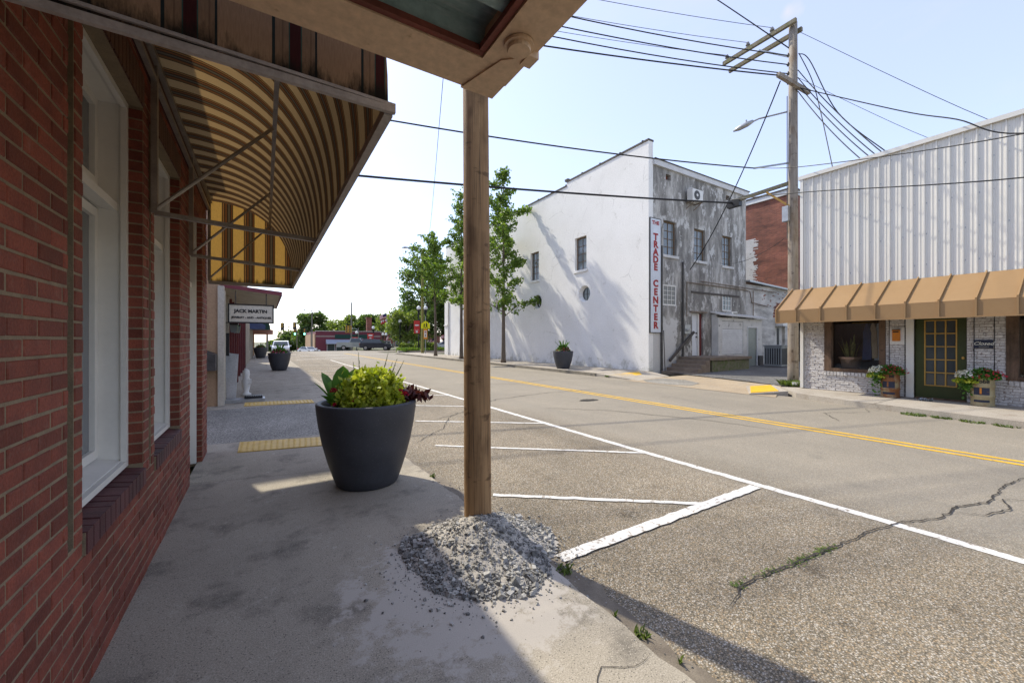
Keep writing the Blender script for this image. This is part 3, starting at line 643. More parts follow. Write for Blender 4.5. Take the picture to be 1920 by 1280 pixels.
# ------------------------------------------------------------------ new wooden post set in gravel
def woodmat(name, c1, c2, c3, sc=1., knots=True, c5=None):
    m, n, l, b, out = newmat(name); P = pos(n, l, (14*sc, 14*sc, .7*sc))
    a = noise(n, l, P, 1.5, 8, .6); col = mixc(n, l, ramp(n, l, a, [(.32, 0.), (.68, 1.)]), c1, c2)
    gr = noise(n, l, pos(n, l, (70*sc, 70*sc, 1.2)), 1.5, 6, .65); col = mixc(n, l, ramp(n, l, gr, [(.52, 0.), (.72, .75)]), col, c3)
    st = noise(n, l, pos(n, l, (1, 1, .45)), 3.6, 7, .6); col = mixc(n, l, ramp(n, l, st, [(.50, 0.), (.68, .8)]), col, c5 or c3)
    b2_ = noise(n, l, pos(n, l, (1, 1, 2.2)), 5.5, 6, .6); col = mixc(n, l, ramp(n, l, b2_, [(.60, 0.), (.66, .7)]), col, c3)
    if knots:
        v = n.new('ShaderNodeTexVoronoi'); v.inputs['Scale'].default_value = 2.1; l.new(pos(n, l, (2.2, 2.2, 1)), v.inputs[0])
        col = mixc(n, l, ramp(n, l, v.outputs['Distance'], [(.05, .9), (.16, 0.)]), col, c3)
    l.new(col, b.inputs['Base Color']); b.inputs['Roughness'].default_value = .75; b.inputs['Specular IOR Level'].default_value = .25
    bump(n, l, b, gr, .6, .01); return m
M_post = woodmat('treated_pine', (.38, .235, .115), (.235, .135, .063), (.08, .042, .02))
M_oldw = woodmat('grey_weathered_wood', (.30, .265, .225), (.22, .19, .155), (.075, .055, .04), c5=(.16, .11, .07))
M_arm = woodmat('mossy_crossarm_wood', (.23, .20, .15), (.15, .14, .09), (.05, .04, .03), knots=False, c5=(.14, .15, .045))
pt = (1.455, 2.86)
m = MB(); zs = [-.3+.35*i for i in range(27)]
base = len(m.v); n_ = 28; P_ = []
for i, z in enumerate(zs):
    rr = .1085-.0022*z; cx = pt[0]-.0062*z; cy = pt[1]+.001*z
    for j in range(n_):
        a = 6.2832*j/n_; r2 = rr*(1+.012*math.sin(3*a+z*.9)+.006*math.sin(7*a+2*z)); m.v.append((cx+r2*math.cos(a), cy+r2*math.sin(a), z))
for i in range(len(zs)-1):
    for j in range(n_): a = i*n_+j; b = i*n_+(j+1) % n_; m.f.append((a, b, b+n_, a+n_)); m.m.append(0)
m.f.append(tuple((len(zs)-1)*n_+j for j in range(n_))); m.m.append(0)
ps = thing('wooden_post', (pt[0], pt[1], 0), 'round new wooden pole set in a heap of grey gravel', 'utility pole')
m.build('shaft', M_post, ps, smooth=True)
random.seed(4)                                # drying checks, shallow dark slits following the grain
for k in range(7):
    a = R(-150+k*22+random.uniform(-8, 8)); z0 = random.uniform(.3, 3.0); h = random.uniform(.3, .9)
    q = []
    for t in range(5):
        z = z0+h*t/4; rr = (.1085-.0022*z)*1.011; aa = a+.03*math.sin(t*1.3+k); cx = pt[0]-.0062*z
        q.append((Vector((cx+rr*math.cos(aa), pt[1]+rr*math.sin(aa), z)), Vector((-math.sin(aa), math.cos(aa), 0))*.0016*math.sin(math.pi*(t+.3)/4.6)))
    m = MB()
    for (p, s_), (p2, s2) in zip(q[:-1], q[1:]): m.quad(p-s_, p+s_, p2+s2, p2-s2)
    m.build('drying_crack', M_crack, ps)

# gravel
M_grav = pm('crushed_limestone', (.40, .385, .35), (.27, .262, .25), 18, bsc=120, isl=.62, bp=.4)
M_fines = pm('gravel_fines', (.46, .42, .36), (.37, .34, .3), 12, bsc=160, bp=.9)
gc = Vector((1.36, 2.60))
def gh(x, y):
    dx, dy = x-gc.x, y-gc.y; a = math.atan2(dy, dx); rr = math.hypot(dx, dy)/(.57*(1+.07*math.sin(3*a+.6)+.05*math.sin(5*a+2)+.03*math.sin(11*a)))
    px, py = x-1.43, y-2.80; pk = max(0, 1-math.hypot(px, py)/.62)
    return max(0, .10*max(0, 1-rr)**1.0+.15*pk**1.5*(1 if rr < 1 else 0))-.004
m = MB(); N_ = 44; vs = {}
for i in range(N_+1):
    for j in range(N_+1):
        x = gc.x-.75+1.5*i/N_; y = gc.y-.75+1.5*j/N_; h = gh(x, y); vs[i, j] = len(m.v); m.v.append((x, y, max(h, -.035)+(random.uniform(-.006, .006) if h > .01 else -.01)))
for i in range(N_):
    for j in range(N_):
        if max(gh(gc.x-.75+1.5*(i+a)/N_, gc.y-.75+1.5*(j+b)/N_) for a in (0, 1) for b in (0, 1)) > 0: m.f.append((vs[i, j], vs[i+1, j], vs[i+1, j+1], vs[i, j+1])); m.m.append(0)
gp = m.build('gravel_pile', M_fines, kind='stuff', label='heap of crushed grey gravel round the foot of the wooden pole', cat='gravel'); OFF['gravel_pile'] = (0, 0, 0)
def stone(m, p, s):
    n = len(m.v); q = [(-1, -.7, -.8), (.7, -1, -.8), (1, .7, -.7), (-.7, 1, -.8), (-.7, -.8, .8), (.8, -.6, .9), (.6, .8, .8), (-.8, .6, .7)]
    a = random.uniform(0, 6.28); ca, sa = math.cos(a), math.sin(a); t = random.uniform(-.7, .7); ct, st = math.cos(t), math.sin(t)
    sc = (s*random.uniform(.7, 1.1), s*random.uniform(.6, .95), s*random.uniform(.5, .85))
    for v in q:
        x, y, z = [c*k*random.uniform(.55, 1.12) for c, k in zip(v, sc)]; x, z = x*ct-z*st, x*st+z*ct; m.v.append((p[0]+x*ca-y*sa, p[1]+x*sa+y*ca, p[2]+z))
    for f in ((3, 2, 1, 0), (4, 5, 6, 7), (0, 1, 5, 4), (1, 2, 6, 5), (2, 3, 7, 6), (3, 0, 4, 7)): m.f.append(tuple(n+i for i in f)); m.m.append(0)
m = MB(); k = 0
while k < 8000:
    x = gc.x+random.uniform(-.72, .72); y = gc.y+random.uniform(-.72, .72); h = gh(x, y)
    if h < .0: continue
    s_ = min(.024, .0030*math.exp(random.gauss(.3, .62)))*(1.7 if h < .04 else 1.15); stone(m, (x, y, h+s_*.25), s_); k += 1
for i in range(1500):
    a = random.uniform(0, 6.28); r_ = .47+abs(random.gauss(0, .15)); x, y = gc.x+r_*math.cos(a), gc.y+r_*math.sin(a)
    z = (.0 if x < 1.64 else ZR+.012); s_ = min(.016, .0042*math.exp(random.gauss(.1, .6))); stone(m, (x, y, z+s_*.3), s_)
for i in range(260):
    y = random.uniform(.6, 5); x = 1.70+random.gauss(0, .06); s_ = .0028*math.exp(random.gauss(.1, .5)); stone(m, (x, y, (0 if x < 1.64 else ZR+.012)+s_*.3), s_)
for i in range(140):
    y = random.uniform(1.0, 5); x = random.uniform(-.3, 1.5); s_ = .002*math.exp(random.gauss(.1, .5)); stone(m, (x, y, s_*.3), s_)
m.build('stones', M_grav, gp, kind='stuff')

# ------------------------------------------------------------------ planters and their plants
M_plant = pm('charcoal_planter', (.052, .055, .066), (.04, .043, .052), 4, rough=.55, bsc=160, bp=.18, c3=(.19, .19, .2), sc3=120, t3=.66, w3=.04, spec=.4)
M_soil = pm('potting_soil', (.035, .024, .016), (.02, .014, .01), 20, bsc=60, bp=1)
PG = 'charcoal street planters'
def planter(x, y, z, label):
    t = thing('street_planter', (x, y, z), label, 'planter', PG); c = (x, y, z)
    pf = [(.30, 0), (.318, .015), (.357, .12), (.408, .28), (.455, .46), (.49, .64), (.511, .80), (.517, .865), (.515, .878), (.505, .885), (.468, .885), (.458, .878), (.452, .82), (.45, .78)]
    MB().lathe(pf, c, 56).build('pot', M_plant, t, smooth=True); MB().lathe([(.449, .78), (.3, .81), (.05, .825)], c, 28).build('soil', M_soil, t); return t
p1 = planter(.965, 4.56, 0, 'big charcoal planter with lime foliage, nearest to the wooden pole')
for loc, lab in (((.67, 23.6, 0), 'charcoal planter on the pavement below the hanging shop sign'), ((-.25, 40.5, 0), 'farthest charcoal planter on the left pavement in front of the white car'), ((12.95, 15.95, .1), 'charcoal planter across the road against the white wall')):
    copy_tree(p1, loc, label=lab)
M_lime = leafmat('lime_leaf', (.36, .43, .035), (.60, .60, .08), .4, .5)
M_canna = leafmat('canna_leaf', (.07, .17, .025), (.13, .27, .04), .4, .2)
M_burg = leafmat('burgundy_leaf', (.07, .018, .02), (.13, .03, .03), .25)
M_redf = leafmat('crimson_petal', (.45, .01, .05), (.62, .02, .05), .3)
M_pinkf = leafmat('pink_petal', (.55, .05, .16), (.7, .25, .35), .3)
M_whitef = leafmat('white_petal', (.75, .74, .68), (.82, .8, .75), .25, .15)
M_spike = leafmat('spike_stem', (.17, .20, .07), (.26, .28, .11), .25)
def dome(c, rx, rz, n, sh=.35):
    v = RNG.normal(size=(n, 3)); v[:, 2] = np.abs(v[:, 2]); v /= np.linalg.norm(v, axis=1)[:, None]
    r = (1-sh*RNG.random(n)**1.5)[:, None]*(1+.14*np.sin(v[:, :1]*9+1)*np.cos(v[:, 1:2]*8)); return np.array(c)+v*r*np.array([rx, rx, rz])
def blade(m, base, az, tilt, L, W, curl=.5, n=6):
    d = Vector((math.cos(az), math.sin(az), 0)); sd = Vector((-d.y, d.x, 0)); p = Vector(base); t = tilt; q = []
    for i in range(n+1):
        f = i/n; wd = W*math.sin(math.pi*min(1, (f*.93+.05)))**.75*.5*(1 if f < 1 else 0)
        fold = Vector((0, 0, 1))*wd*.35
        q.append((p-sd*wd+fold, p.copy(), p+sd*wd+fold)); p = p+(d*math.cos(t)+Vector((0, 0, 1))*math.sin(t))*L/n; t -= curl/n
    for a, b in zip(q[:-1], q[1:]): m.quad(a[0], a[1], b[1], b[0]); m.quad(a[1], a[2], b[2], b[1])
px, py = .965, 4.56
t = thing('lime_foliage_plant', (px, py, .80), 'mound of bright lime green leaves filling the big planter', 'plant')
m = MB(); m.leaves(dome((px+.04, py-.05, .80), .36, .40, 4200), .036, jit=.8, aspect=1.5, up=.6); m.leaves(dome((px+.03, py-.05, .82), .40, .45, 420, .12), .034, jit=.8, aspect=1.7, up=.6); m.leaves(dome((px+.06, py-.12, .86), .27, .38, 1500), .036, jit=.8, aspect=1.5, up=.5); m.build('leaf_mass', M_lime, t, kind='stuff')
m = MB()
for i in range(14): a = i*.45; m.tube([(px+.05*math.cos(a), py+.05*math.sin(a), .8), (px+.25*math.cos(a), py+.25*math.sin(a), 1.05)], .004, 5)
m.build('stem', M_canna, t)
t = thing('canna_plant', (px-.28, py+.12, .80), 'broad pointed green leaves at the left rim of the big planter', 'plant')
for az, ti, L, W in ((2.4, 1.25, .42, .13), (1.2, 1.42, .46, .15), (.4, 1.35, .44, .15), (3.2, 1.05, .36, .10), (3.7, .8, .26, .10), (.1, .9, .36, .09), (4.3, .5, .28, .13), (4.9, .9, .28, .12)):
    m = MB(); blade(m, (px-.27+.04*math.cos(az), py+.1+.04*math.sin(az), .82), az, ti, L, W*1.35, .3); m.build('leaf', M_canna, t)
t = thing('burgundy_plant', (px+.36, py-.06, .8), 'dark burgundy trailing plant over the right rim of the big planter', 'plant')
m = MB(); m.leaves(dome((px+.34, py-.10, .82), .15, .16, 420, .8), .05, jit=.6, aspect=2.); q = [(px+.36+.24*i/60+random.gauss(0, .02), py-.2-.06*i/60+random.gauss(0, .025), .99-.07*i/60+random.gauss(0, .02)) for i in range(60)]; m.leaves(q, .05, aspect=2.2); m.build('leaf_mass', M_burg, t, kind='stuff')
t = thing('flower_spikes', (px+.05, py+.15, .85), 'thin tall seed spikes rising behind the lime foliage', 'plant')
for bx, tx, h in ((-.04, -.06, .50), (-.08, -.12, .38), (.16, .28, .50), (.2, .33, .38), (.24, .38, .42), (.27, .46, .40), (-.16, -.2, .30), (.1, .13, .33), (.22, .29, .30)):
    m = MB(); a = Vector((px+bx*.85, py+.16-bx*.5, .95)); b = Vector((px+tx*.85, py+.2-tx*.53, .95+h*.92)); m.tube([a, a.lerp(b, .5)+Vector((-.005, 0, .01)), b], [.0045, .004, .002], 5)
    for i in range(26): f = .3+.7*i/26; p = a.lerp(b, f); s_ = .0105*(1.25-f); m.lathe([(s_*.3, -s_), (s_, 0), (s_*.3, s_)], p+Vector((random.uniform(-.004, .004), random.uniform(-.004, .004), 0)), 5)
    m.build('spike', M_spike, t)
t = thing('red_flowers', (px-.2, py-.2, .82), 'small crimson blooms tucked round the rim of the big planter', 'flowers')
for c, r_, n in (((px-.34, py+.02, 1.0), .042, 90), ((px-.18, py-.28, .93), .035, 60), ((px+.33, py-.26, .95), .045, 90), ((px+.30, py-.2, .99), .03, 40), ((px-.36, py-.19, .89), .024, 30)):
    m = MB(); m.leaves(dome(c, r_, r_, n, .5), .018, aspect=1.1); m.build('bloom', M_redf, t, kind='stuff')
def small_plants(x, y, z, lab, s_=1., dens=700, wide=.36, tall=.28):
    t = thing('planter_flowers', (x, y, z+.8), lab, 'flowers', 'flowers in the far planters')
    m = MB(); m.leaves(dome((x, y, z+.82), wide, tall*.7, dens), .07, aspect=2); m.build('leaf_mass', M_canna, t, kind='stuff')
    m = MB()
    for i in range(9): a = random.uniform(0, 6.28); blade(m, (x+.08*math.cos(a), y+.08*math.sin(a), z+.85), a, random.uniform(1, 1.5), tall*1.35, .08)
    m.build('tall_leaf', M_canna, t, kind='stuff')
    m = MB(); m.leaves(dome((x-.05, y-.1, z+.86), wide*.95, tall*.45, 90, .1), .06, aspect=1.1); m.build('bloom', M_pinkf, t, kind='stuff')
small_plants(.67, 23.6, 0, 'leafy red and pink flowers in the planter below the hanging sign', tall=.42)
small_plants(-.25, 40.5, 0, 'green flowers in the farthest left planter', tall=.4)
small_plants(12.95, 15.95, .1, 'pink flowers with a tall sprig in the planter across the road', tall=.5)
# ------------------------------------------------------------------ white two-storey building across the road
def stucmat():
    m, n, l, b, out = newmat('white_stucco'); P = pos(n, l)
    col = mixc(n, l, ramp(n, l, noise(n, l, P, .7, 8, .6), [(.3, 0.), (.7, 1.)]), (.80, .79, .765), (.74, .73, .70))
    col = mixc(n, l, ramp(n, l, noise(n, l, pos(n, l, (1, 1, .4)), 1.2, 9, .65), [(.60, 0.), (.78, .35)]), col, (.50, .485, .45))
    g = n.new('ShaderNodeSeparateXYZ'); l.new(P, g.inputs[0])     # splash dirt and algae patches at the foot of the wall
    k = math1(n, l, 'ADD', noise(n, l, P, 2.2, 9, .7), ramp(n, l, math1(n, l, 'MULTIPLY', g.outputs[2], .5), [(0, .22), (.45, 0.)]))
    col = mixc(n, l, ramp(n, l, k, [(.60, 0.), (.78, .7)]), col, (.33, .32, .25))
    w_ = n.new('ShaderNodeTexNoise'); w_.inputs['Scale'].default_value = 1.1; w_.inputs['Detail'].default_value = 7; l.new(P, w_.inputs[0])
    ad = n.new('ShaderNodeMix'); ad.data_type = 'VECTOR'; ad.inputs[0].default_value = .28; l.new(P, ad.inputs['A']); l.new(w_.outputs['Color'], ad.inputs['B'])
    v = n.new('ShaderNodeTexVoronoi'); v.feature = 'DISTANCE_TO_EDGE'; v.inputs['Scale'].default_value = .62; l.new(ad.outputs[1], v.inputs[0])
    ln = math1(n, l, 'MULTIPLY', ramp(n, l, v.outputs['Distance'], [(.003, 1.), (.008, 0.)]), ramp(n, l, noise(n, l, P, .8, 4), [(.50, 0.), (.62, .38)]))
    col = mixc(n, l, ln, col, (.27, .26, .245))
    f = noise(n, l, P, 22, 5, .6); col = mixc(n, l, 1., col, ramp(n, l, f, [(.3, .9), (.7, 1.06)]), 'MULTIPLY')
    l.new(col, b.inputs['Base Color']); b.inputs['Roughness'].default_value = .9; b.inputs['Specular IOR Level'].default_value = .2; bump(n, l, b, f, .35, .02); return m
M_stuc = stucmat()
def graymat():
    m, n, l, b, out = newmat('peeling_grey_render')
    a = noise(n, l, pos(n, l, (1.5, 1, .42)), 1.5, 10, .72); col = ramp(n, l, a, [(.30, (.12, .114, .104)), (.46, (.22, .21, .195)), (.54, (.32, .307, .285)), (.66, (.52, .50, .465))])
    g = n.new('ShaderNodeSeparateXYZ'); l.new(pos(n, l), g.inputs[0])
    p = noise(n, l, pos(n, l, (1.3, 1, .8)), 1.9, 10, .72); col = mixc(n, l, ramp(n, l, p, [(.55, 0.), (.59, .85)]), col, (.56, .55, .53))
    ww_ = math1(n, l, 'ADD', math1(n, l, 'MULTIPLY', noise(n, l, pos(n, l), 2.4, 9, .72), 2.2), math1(n, l, 'MINIMUM', math1(n, l, 'SUBTRACT', 17.0, g.outputs[0]), math1(n, l, 'SUBTRACT', 2.3, g.outputs[2])))
    col = mixc(n, l, ramp(n, l, math1(n, l, 'MULTIPLY', ww_, .5), [(.44, 0.), (.52, .9)]), col, (.6, .59, .57))
    p2 = noise(n, l, pos(n, l, (1, 1, 1)), 2.9, 9, .7); col = mixc(n, l, ramp(n, l, p2, [(.64, 0.), (.67, .8)]), col, (.40, .35, .26))
    f = noise(n, l, pos(n, l), 30, 4, .6); col = mixc(n, l, 1., col, ramp(n, l, f, [(.3, .75), (.7, 1.15)]), 'MULTIPLY')
    l.new(col, b.inputs['Base Color']); b.inputs['Roughness'].default_value = .9; b.inputs['Specular IOR Level'].default_value = .2; bump(n, l, b, p, .5, .03); return m
M_gray = graymat()
M_whr = pm('flaking_whitewash', (.60, .59, .57), (.5, .49, .47), 2, bsc=40, c3=(.20, .19, .18), sc3=4.5, t3=.63, w3=.03, st3=(1, 1, .8), bp=.5)
M_fas = pm('white_fascia', (.62, .62, .62), (.54, .54, .54), 3, bsc=30)
M_cap = pm('tar_coping', (.10, .085, .075), (.06, .055, .05), 5)
M_rust = pm('rusty_steel_window', (.20, .12, .06), (.13, .085, .05), 10, bsc=50)
M_dglass = glassmat('dark_glass', (.05, .06, .065), .06)
M_lglass = glassmat('grey_glass', (.16, .18, .19), .08)
M_sgn = pm('sign_board_white', (.66, .69, .74), (.58, .61, .66), 2, bsc=20, rough=.5)
M_red = pm('sign_red_paint', (.36, .02, .02), (.28, .018, .02), 6, rough=.5)
M_blk = pm('black_paint', (.018, .018, .02), (.012, .012, .013), 5, rough=.45)
M_steel = pm('galvanised_steel', (.42, .43, .44), (.32, .33, .34), 6, rough=.4, metal=.6)
M_dsteel = pm('dark_steel', (.10, .095, .09), (.06, .058, .055), 6, rough=.5, metal=.4)
M_moss = pm('mossy_concrete', (.20, .18, .13), (.14, .135, .085), 3, bsc=40, c3=(.10, .13, .04), sc3=5, t3=.54, w3=.08, bp=.7)
M_step = pm('stained_step_concrete', (.24, .19, .14), (.17, .13, .10), 3, bsc=40, bp=.6)
M_wdoor = pm('white_door_paint', (.68, .70, .74), (.62, .64, .68), 2, rough=.4)
M_mar = pm('maroon_paint', (.15, .035, .035), (.11, .028, .03), 5)
M_plast = pm('white_plastic', (.70, .69, .66), (.62, .61, .58), 4, rough=.4)
TX, TY = 15.13, 12.4
FW = frame((TX, TY, 0), (0, 1, 0), (-1, 0, 0)); FG = frame((TX, TY, 0), (1, 0, 0), (0, -1, 0))
tb = thing('white_stucco_building', (TX, TY, 0), 'large white two storey building with round windows and a peeling grey end wall', 'building')
LEN = 24.3
rw = [(4.2, 5.15, 5.47, 7.33), (8.7, 9.65, 5.45, 7.3)]; rc = [(4.37, 4.11), (8.85, 4.02), (14.2, 4.1)]
hol = rw+[(u-.5, u+.5, z-.5, z+.5) for u, z in rc]
m = MB(); m.wall(FW, 0, LEN, -.1, 10.55, hol, .3)
for u, z in rc:                             # round openings: fill the square hole to a circle with a splayed reveal
    n_ = 24
    for i in range(n_):
        a0, a1 = 2*math.pi*i/n_, 2*math.pi*(i+1)/n_
        def sq(a): c_, s_ = math.cos(a), math.sin(a); k = .5/max(abs(c_), abs(s_)); return u+k*c_, z+k*s_
        (ua, za), (ub, zb) = sq(a0), sq(a1); r0, r1 = .46, .36
        m.quad(FW(ua, -.001, za), FW(ub, -.001, zb), FW(u+r0*math.cos(a1), 0, z+r0*math.sin(a1)), FW(u+r0*math.cos(a0), 0, z+r0*math.sin(a0)))
        m.quad(FW(u+r0*math.cos(a0), 0, z+r0*math.sin(a0)), FW(u+r0*math.cos(a1), 0, z+r0*math.sin(a1)), FW(u+r1*math.cos(a1), -.22, z+r1*math.sin(a1)), FW(u+r1*math.cos(a0), -.22, z+r1*math.sin(a0)))
m.build('street_wall', M_stuc, tb)
for u, z in rc:
    m = MB(); m.prism([FW(u+.37*math.cos(a), -.215, z+.37*math.sin(a)) for a in [i*.262 for i in range(24)]], FW(0, -.02, 0)-FW(0, 0, 0)); wn = m.build('round_window', M_dglass, tb)
    m = MB(); m.fb(FW, u-.36, u+.36, -.213, -.195, z-.012, z+.012); m.fb(FW, u-.012, u+.012, -.212, -.196, z-.36, z+.36); m.build('glazing_bar', M_dsteel, wn)
def sashwin(F, parent, a, b, c, d, cols, rows_, fm, gm, dep=.16, fw=.05, sill=None, top=None, bw=.022, nm='window'):
    m = MB()
    for (u0, u1, z0, z1) in ((a, a+fw, c, d), (b-fw, b, c, d), (a+fw, b-fw, d-fw, d), (a+fw, b-fw, c, c+fw)): m.fb(F, u0, u1, -dep, -dep+.05, z0, z1)
    w_ = m.build(nm, fm, parent)
    zz = [c+fw+(d-c-2*fw)*i/rows_ for i in range(rows_+1)]; uu = [a+fw+(b-a-2*fw)*i/cols for i in range(cols+1)]
    for i in range(cols):
        for j in range(rows_):
            m = MB(); e = random.uniform(-.004, .004); m.hexa([F(u, n, z) for z, k in ((zz[j], 0), (zz[j+1], e)) for u, n in ((uu[i], -dep+.018+k), (uu[i+1], -dep+.018+k), (uu[i+1], -dep+.01), (uu[i], -dep+.01))]); m.build('pane', gm, w_)
    m = MB()
    for z in zz[1:-1]: m.fb(F, a+fw, b-fw, -dep+.02, -dep+.042, z-bw/2, z+bw/2)
    for u in uu[1:-1]: m.fb(F, u-bw/2, u+bw/2, -dep+.021, -dep+.043, c+fw, d-fw)
    if m.v: m.build('glazing_bar', fm, w_)
    if sill:
        m = MB(); m.fb(F, a-.1, b+.1, -.1, .07, c-.13, c-.002); m.build('sill', sill, w_)
    return w_
for a, b, c, d in rw: sashwin(FW, tb, a, b, c, d, 2, 4, M_rust, M_lglass, .2, .06, M_stuc)
m = MB()                                    # parapet: shallow stepped tiles
m.fb(FW, -.02, 5.9, -.33, .04, 10.78, 10.86); m.fb(FW, 5.9, LEN, -.33, .04, 10.55, 10.63); m.fb(FW, 5.75, 6.02, -.34, .05, 10.86, 10.98)
for u in [1.4*i+.3 for i in range(17)]: m.fb(FW, u, u+.07, -.33, .05, (10.86 if u < 5.8 else 10.63), (10.90 if u < 5.8 else 10.67))
m.build('coping', M_cap, tb)
m = MB(); m.fb(FW, 0, 5.9, -.29, 0.0, 10.55, 10.78); m.build('parapet', M_stuc, tb)
m = MB(); m.fb(FW, LEN-.8, LEN+.02, .0, .12, 0, 5.2); m.fb(FW, LEN-.8, LEN+.02, .12, .2, 2.9, 3.0); m.build('corner_pier', M_stuc, tb)
gh_ = [(1.05, 2.05, 5.62, 7.27), (3.45, 4.4, 5.60, 7.22), (5.95, 6.87, 5.57, 7.21), (1.0, 2.03, 3.2, 4.2), (5.95, 6.85, 3.12, 4.02), (3.28, 4.22, .72, 2.9), (1.22, 1.6, 9.22, 9.5), (6.3, 6.65, 9.18, 9.45)]
m = MB(); m.wall(FG, .3, 8.3, -.1, 9.72, gh_, .28); m.build('end_wall', M_gray, tb)
m = MB(); m.fb(FG, .002, .299, -.3, -.002, -.1, 10.77); m.build('end_pier', M_gray, tb)
m = MB(); m.fb(FG, .3, 8.45, -.26, .10, 9.722, 9.98); m.build('fascia', M_fas, tb)
m = MB(); m.fb(FG, .3, 8.5, -.3, .14, 9.982, 10.02); m.build('roof_edge', M_cap, tb)
m = MB(); m.box(TX+.31, TX+8.3, TY+.3, TY+LEN-.3, 9.7, 9.8); m.box(TX+8.0, TX+8.298, TY+.29, TY+LEN, -.1, 9.7); m.box(TX+.3, TX+8, TY+LEN-.3, TY+LEN, -.1, 10.5); m.build('roof_deck', M_cap, tb)
for (a, b, c, d) in gh_[:3]: sashwin(FG, tb, a, b, c, d, 2, 4, M_rust, M_lglass, .18, .05, M_whr)
w_ = sashwin(FG, tb, *gh_[3], 3, 4, M_plast, M_lglass, .06, .07, None, nm='sash_window')
w_ = sashwin(FG, tb, *gh_[4], 3, 3, M_plast, M_lglass, .06, .06, None, nm='sash_window')
m = MB()
for (a, b, c, d) in gh_[6:]: m.fb(FG, a, b, -.27, -.2, c, d)
m.build('vent_opening', M_brick, tb)
m = MB(); m.fb(FG, 3.34, 3.9, -.2, -.15, .74, 2.86); dr = m.build('white_door', M_wdoor, tb)
m = MB(); m.fb(FG, 3.79, 3.86, -.149, -.10, 1.66, 1.73); m.fb(FG, 3.79, 3.86, -.149, -.10, 1.86, 1.93); m.build('handle', M_blk, dr)
m = MB(); m.fb(FG, 3.28, 3.34, -.22, -.08, .73, 2.9); m.fb(FG, 3.9, 3.99, -.22, -.08, .73, 2.9); m.fb(FG, 3.34, 3.9, -.22, -.08, 2.862, 2.9); m.build('door_frame', M_plast, tb)
m = MB(); m.fb(FG, 3.99, 4.22, -.2, -.1, .73, 2.9); m.build('side_panel', M_mar, tb)
m = MB(); m.fb(FG, 3.1, 4.4, -.01, .12, 2.93, 3.0); m.build('door_hood', M_step, tb)
# downpipes and conduits
m = MB(); m.tube([FG(2.45, .07, .3), FG(2.45, .07, 5.4)], .05, 8); m.tube([FG(.86, .05, .1), FG(.86, .05, 6.0)], .055, 8); m.build('downpipe', M_dsteel, tb)
m = MB(); m.tube([FG(2.75, .07, 2.7), FG(2.75, .07, 4.42), FG(8.1, .07, 4.38)], .028, 6); m.tube([FG(3.9, .08, 4.55), FG(11.5, .08, 4.45)], .025, 6); m.tube([FG(8.1, .07, 4.38), FG(8.6, .07, 4.3), FG(8.8, .07, 3.7), FG(10.6, .07, 3.55)], .03, 6); m.tube([FG(8.95, .07, 4.38), FG(8.95, .07, 2.75)], .03, 6); m.build('conduit', M_step, tb)
m = MB(); m.fb(FG, 3.2, 7.6, .0, .03, 3.92, 4.02); m.build('tar_stain_strip', M_cap, tb)
m = MB(); m.fb(FG, 2.5, 2.95, .0, .14, 1.85, 2.3); m.lathe([(.14, 0), (.14, .1)], FG(2.72, .16, 2.0), 12); m.build('electric_meter', M_steel, tb)
m = MB(); m.bar(FG(1.3, .16, .55), FG(3.2, .16, 1.95), .07, .12); m.build('handrail', M_cap, tb)
m = MB(); m.tube([FG(.72, .35, -.05), FG(.80, .2, 2.0)], .022, 6); m.build('leaning_pipe', M_dsteel, tb)
# concrete landing and steps
st_ = thing('concrete_steps', (TX+2.3, 11.6, 0), 'stained concrete steps and mossy landing at the grey end wall', 'steps')
m = MB(); m.box(17.55, 20.75, 10.82, 12.38, -.05, .60); m.build('landing_wall', M_moss, st_)
m = MB(); m.box(17.3, 20.85, 10.74, 12.385, .602, .73); m.build('landing_slab', M_step, st_)
for i in range(4):
    m = MB(); m.box(17.29-.38*(i+1), 17.29-.38*i-.002, 10.74-.06*i, 12.2, -.05, .60-.165*i); m.build('step', M_step, st_)
# lean-to with boarded opening and grey door
sh = thing('lean_to_shed', (22.3, 12.0, 0), 'whitewashed lean-to with a grey metal door beside the steps', 'shed')
FS = frame((20.05, 12.0, 0), (1, 0, 0), (0, -1, 0))
m = MB(); m.wall(FS, 0, 4.35, .0, 2.72, [(.35, 2.35, .78, 2.55), (2.75, 3.85, -.1, 2.3)], .12); m.box(20.05, 20.17, 12.121, 12.38, .0, 2.9); m.build('wall', M_whr, sh)
for k in range(11):
    m = MB(); z0 = .8+k*.12; m.hexa([FS(.37, .0, z0), FS(2.33, .0, z0), FS(2.33, -.06, z0), FS(.37, -.06, z0), FS(.37, -.025, z0+.118), FS(2.33, -.025, z0+.118), FS(2.33, -.06, z0+.118), FS(.37, -.06, z0+.118)]); m.build('siding_board', M_fas, sh)
m = MB(); m.fb(FS, .37, 2.33, -.05, -.01, 2.13, 2.53); m.build('plywood_panel', M_whr, sh)
M_gdoor = pm('sage_grey_door', (.26, .28, .25), (.22, .24, .215), 2, rough=.45)
m = MB(); m.fb(FS, 2.83, 3.77, -.08, -.04, .02, 2.22); m.build('metal_door', M_gdoor, sh)
m = MB(); m.fb(FS, 2.75, 2.83, -.1, .02, 0, 2.3); m.fb(FS, 3.77, 3.85, -.1, .02, 0, 2.3); m.fb(FS, 2.83, 3.77, -.1, .02, 2.222, 2.3); m.build('door_frame', M_fas, sh)
m = MB(); m.hexa([(19.9, 11.8, 2.82), (24.6, 11.8, 2.72), (24.6, 12.38, 2.88), (19.9, 12.38, 2.98), (19.9, 11.8, 2.88), (24.6, 11.8, 2.78), (24.6, 12.38, 2.95), (19.9, 12.38, 3.05)]); m.build('roof', M_whr, sh)
